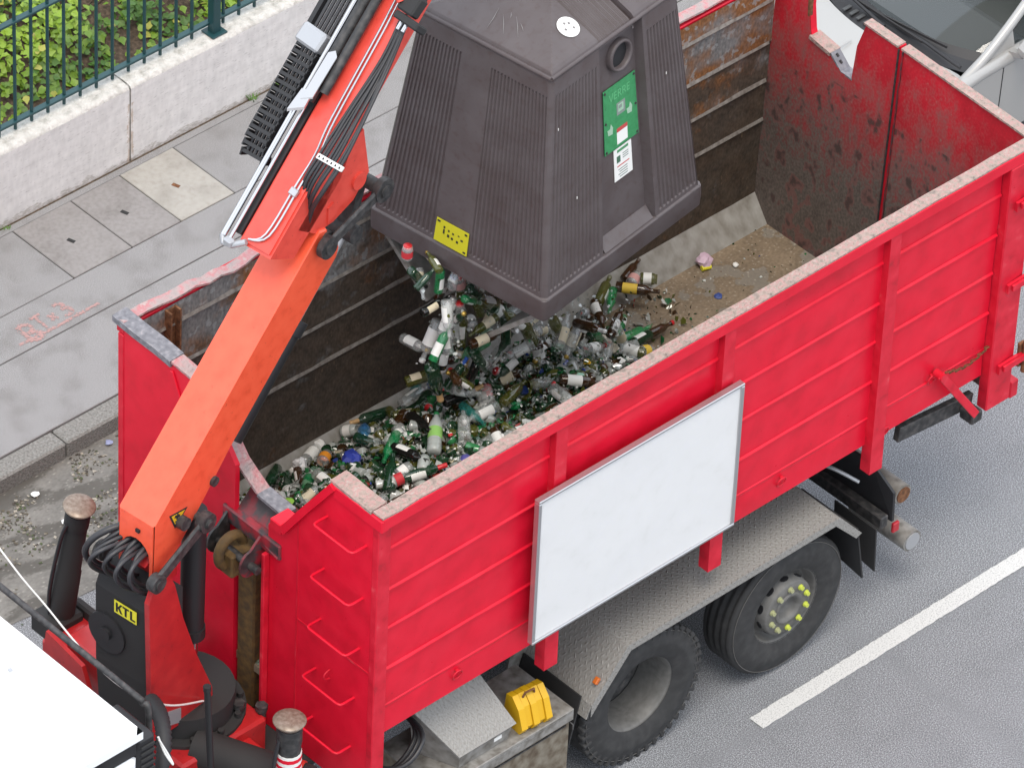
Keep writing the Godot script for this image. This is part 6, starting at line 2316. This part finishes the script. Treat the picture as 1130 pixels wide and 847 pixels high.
	for b in [["beer bottle", "brown", "", "", 690, 306, 704, 288], ["jar", "olive", "white", "", 708, 307, 724, 308], ["wine bottle", "brown", "yellow", "", 688, 317, 720, 321], ["jar", "clear", "pink", "", 697, 312, 702, 304], ["beer bottle", "bright green", "", "", 676, 322, 673, 341],
		["wine bottle", "brown", "white", "", 655, 330, 668, 367], ["wine bottle", "dark green", "", "", 648, 345, 655, 382], ["wine bottle", "olive", "white", "", 662, 330, 671, 310]]:
		var L = SHAPES[b[0]][-1][1]
		var p0 = at_y(Vector2(b[4], b[5]), 1.62); var p1 = at_y(Vector2(b[6], b[7]), 1.62)
		bottle(b[0], b[1], b[2], b[3], lay(p0, p1, L, rng.randf() * TAU), ends)
	var top = "on top of the glass heap"
	var kept = []
	for b in [["water bottle", "blue", "", "blue", 400, 497, 403, 460], ["water bottle", "clear", "orange", "orange", 423, 468, 414, 503], ["wine bottle", "bright green", "", "", 437, 480, 424, 508], ["water bottle", "frosted", "green", "green", 479, 495, 481, 466], ["wine bottle", "black", "white", "", 440, 496, 465, 506],
		["spirit bottle", "clear", "", "teal", 513, 488, 511, 450], ["jar", "frosted", "", "", 466, 522, 469, 502], ["champagne bottle", "black", "", "", 453, 460, 476, 476], ["spirit bottle", "clear", "white", "blue", 444, 446, 474, 425], ["champagne bottle", "dark green", "white", "", 430, 534, 433, 508],
		["wine bottle", "dark green", "", "", 307, 513, 293, 541], ["spirit bottle", "clear", "", "white", 350, 494, 330, 516], ["wine bottle", "brown", "white", "", 627, 419, 657, 422], ["wine bottle", "bright green", "", "", 624, 380, 606, 391], ["wine bottle", "bright green", "", "", 688, 374, 714, 362],
		["wine bottle", "dark green", "white", "", 700, 378, 722, 366], ["beer bottle", "bright green", "white", "", 689, 346, 681, 374], ["beer bottle", "brown", "", "red", 722, 366, 734, 360], ["wine bottle", "olive", "white", "red", 704, 388, 674, 380], ["jar", "clear", "yellow", "", 708, 388, 718, 386],
		["wine bottle", "dark green", "", "tan", 415, 458, 402, 462], ["champagne bottle", "dark green", "", "", 466, 446, 478, 428], ["jar", "clear", "", "red", 538, 441, 537, 428], ["jar", "teal", "", "", 459, 434, 459, 424], ["jar", "frosted", "white", "", 380, 476, 392, 474],
		["jar", "clear", "orange", "", 355, 510, 361, 500], ["wine bottle", "black", "", "tan", 500, 440, 523, 430], ["spirit bottle", "clear", "white", "white", 540, 452, 520, 462], ["wine bottle", "dark green", "white", "red", 458, 524, 480, 517], ["jar", "clear", "", "white", 442, 522, 450, 516],
		["jar", "clear", "red", "white", 437, 530, 446, 526], ["spirit bottle", "clear", "white", "", 615, 432, 630, 444], ["wine bottle", "olive", "", "", 560, 440, 575, 425], ["beer bottle", "teal", "", "", 516, 452, 528, 462]]:
		var L = SHAPES[b[0]][-1][1]
		var y0 = 1.7; var y1 = 1.7
		var p0; var p1
		for k in 8:
			p0 = at_y(Vector2(b[4], b[5]), y0); p1 = at_y(Vector2(b[6], b[7]), y1)
			y0 = lerpf(y0, heap(p0.x, p0.z) + .085, .7); y1 = lerpf(y1, heap(p1.x, p1.z) + .085, .7)
		kept.append((p0 + p1) / 2.0)
		bottle(b[0], b[1], b[2], b[3], lay(p0, p1, L, rng.randf() * TAU), top, 1.12 if b[0] == "water bottle" else 1.0)
	# the rest of the heap
	var kinds = ["wine bottle", "wine bottle", "wine bottle", "champagne bottle", "beer bottle", "beer bottle", "spirit bottle", "spirit bottle", "jar", "jar"]
	var n = 0
	while n < 215:
		var x = rng.randf_range(.15, 4.2); var z = rng.randf_range(-1.0, .25)
		if x > 2.5 and rng.randf() < .45: continue
		var h = heap(x, z)
		if h < 1.47: continue
		var near = false
		for q in kept:
			if Vector2(q.x - x + .03, q.z - z - .03).length() < .095: near = true
		if near: continue
		var k = kinds[rng.randi() % kinds.size()]
		var tint = ["dark green", "dark green", "olive", "bright green", "brown"][rng.randi() % 5]
		if k in ["spirit bottle", "jar"]: tint = "clear"
		if k == "beer bottle" and rng.randf() < .5: tint = "brown"
		var pp = ["", "white", "", "white", "cream"][rng.randi() % 5]
		var cc = ["", "", "", "white", "red", "black"][rng.randi() % 6]
		var yaw = rng.randf() * TAU
		var d = Vector3(cos(yaw), rng.randfn(0, .30), sin(yaw)).normalized()
		var p = Vector3(x, h + .0 + rng.randf() * .025, z)
		bottle(k, tint, pp, cc, lay(p - d * .1, p + d * .1, SHAPES[k][-1][1], rng.randf() * TAU), "lying in the glass heap", .9)
		n += 1

# ------------------------------------------------------------------ small litter
func litter():
	var st
	var crumple = func(st_, c, r, flat):
		var ico = []
		st_.set_smooth_group(FLAT)
		for i in 5:
			for j in 8:
				var q = func(a, b):
					var th = PI * a / 5.0; var ph = TAU * (b % 8) / 8.0
					var d = Vector3(sin(th) * cos(ph), cos(th) * flat, sin(th) * sin(ph))
					return c + d * r * (1.0 + noi.get_noise_3d(d.x * 90.0 + c.x * 70.0, d.y * 90.0, d.z * 90.0) * .45)
				quad(st_, q.call(i, j), q.call(i, j + 1), q.call(i + 1, j + 1), q.call(i + 1, j))
	var p = at_y(Vector2(777, 287), 1.48)
	st = ST(); crumple.call(st, p, .055, .8)
	tag(obj("crumpled_wrapper", st, M(lin(.55, .40, .50), .5)), "crumpled pink and white wrapper on the container floor", "wrapper")
	p = at_y(Vector2(779, 295), 1.452)
	st = ST(); tube(st, [p - Vector3(.03, 0, .01), p + Vector3(.035, 0, .008)], [.02, .021], 10)
	tag(obj("yellow_tube", st, mats.yellow_bright), "short yellow tube beside the crumpled wrapper", "tube")
	p = at_y(Vector2(793, 326), 1.44)
	st = ST(); crumple.call(st, p, .03, .3)
	tag(obj("blue_scrap", st, M(lin(.04, .07, .25), .5)), "small dark blue scrap lying on the container floor", "scrap")
	p = at_y(Vector2(812, 292), 1.445)
	st = ST(); crumple.call(st, p, .022, .6)
	tag(obj("white_scrap", st, mats.paper), "small white scrap near the foot of the container doors", "scrap")
	# plastic sheets and lids on the heap
	for q in [[388, 505, .07, .5, "crumpled dark blue plastic bag on the heap", M(lin(.03, .05, .33), .35)], [352, 492, .05, .7, "white plastic canister piece on the heap beside the blue bag", mats.paper], [331, 512, .05, .8, "crumpled white plastic cup at the front of the heap", M(lin(.72, .73, .75), .4)], [359, 505, .035, .6, "orange and pink crumpled packet on the heap", M(lin(.70, .22, .12), .45)], [648, 399, .025, .5, "yellow plastic stick among the broken glass", mats.yellow], [640, 415, .03, .6, "pale mint plastic piece among the broken glass", M(lin(.35, .62, .50), .4)], [318, 553, .035, .4, "lime green packet by the front rim of the container", M(lin(.25, .50, .06), .4)], [515, 506, .04, .5, "purple blue foil scrap by the container rim", M(lin(.10, .09, .32), .35)], [660, 352, .055, .3, "torn white paper among the falling bottles", mats.paper], [665, 375, .06, .3, "torn cream paper on the heap under the bank", M(lin(.66, .60, .50), .7)]]:
		var y = 1.7
		for k in 8:
			p = at_y(Vector2(q[0], q[1]), y)
			y = lerpf(y, heap(p.x, p.z) + .09, .7)
		st = ST()
		crumple.call(st, p, q[2], q[3])
		tag(obj("plastic_scrap", st, q[5]), q[4], "scrap")
	# gutter litter beside the kerb
	var names = [[78, 622, .035, "round white lid lying in the gutter"], [120, 488, .03, "crushed blue and white can lid by the kerb beside the container"], [72, 575, .03, "small white paper scrap under the kerb"], [20, 706, .045, "torn white paper beside the lorry cab"], [38, 545, .03, "white paper bit among the leaf litter in the gutter"]]
	for q in names:
		p = at_y(Vector2(q[0], q[1]), .02)
		st = ST()
		if q[3].begins_with("round"): lathe(st, [Vector2(.05, -.012), Vector2(.05, -.004), Vector2(.0, -.002)], 18, Transform3D(Basis(), p))
		else: crumple.call(st, p, q[2], .25)
		tag(obj("gutter_litter", st, mats.paper if q[0] != 120 else M(lin(.25, .27, .42), .4)), q[3], "litter")
	# leaf litter and grit in the gutter
	var leaf := ST()
	quad(leaf, Vector3(-.5, 0, -.3), Vector3(-.4, .05, .35), Vector3(.5, 0, .25), Vector3(.35, .06, -.35))
	leaf.generate_normals()
	var mesh = leaf.commit()
	var lm = M(Color.WHITE, .85)
	lm.vertex_color_use_as_albedo = true
	mesh.surface_set_material(0, lm)
	var mm := MultiMesh.new()
	mm.transform_format = MultiMesh.TRANSFORM_3D
	mm.use_colors = true
	mm.mesh = mesh
	var tr = []; var cs = []
	for i in 3600:
		var x = rng.randf_range(-1.0, 3.4)
		var z = -3.46 + absf(rng.randfn(0, .30)) + maxf(noi.get_noise_2d(x * 1.4, 3.0), 0.0) * .4
		if noi.get_noise_2d(x * 2.2, z * 2.2) < -.12: continue
		if z > -2.2: continue
		var s = rng.randf_range(.006, .028)
		tr.append(Transform3D(Basis(Vector3.UP, rng.randf() * TAU).scaled_local(Vector3(s, s, s)) * Basis(Vector3.RIGHT, rng.randfn(0, .4)), Vector3(x, .008, z)))
		cs.append([Color(.10, .085, .06), Color(.20, .18, .14), Color(.06, .05, .04), Color(.34, .31, .26), Color(.06, .08, .03)][rng.randi() % 5])
	mm.instance_count = tr.size()
	for i in tr.size():
		mm.set_instance_transform(i, tr[i]); mm.set_instance_color(i, cs[i])
	var mmi := MultiMeshInstance3D.new()
	mmi.name = "leaf_litter"
	mmi.multimesh = mm
	add_child(mmi)
	tag(mmi, "dry leaf crumbs and grit along the gutter", "leaf litter", "", "stuff")
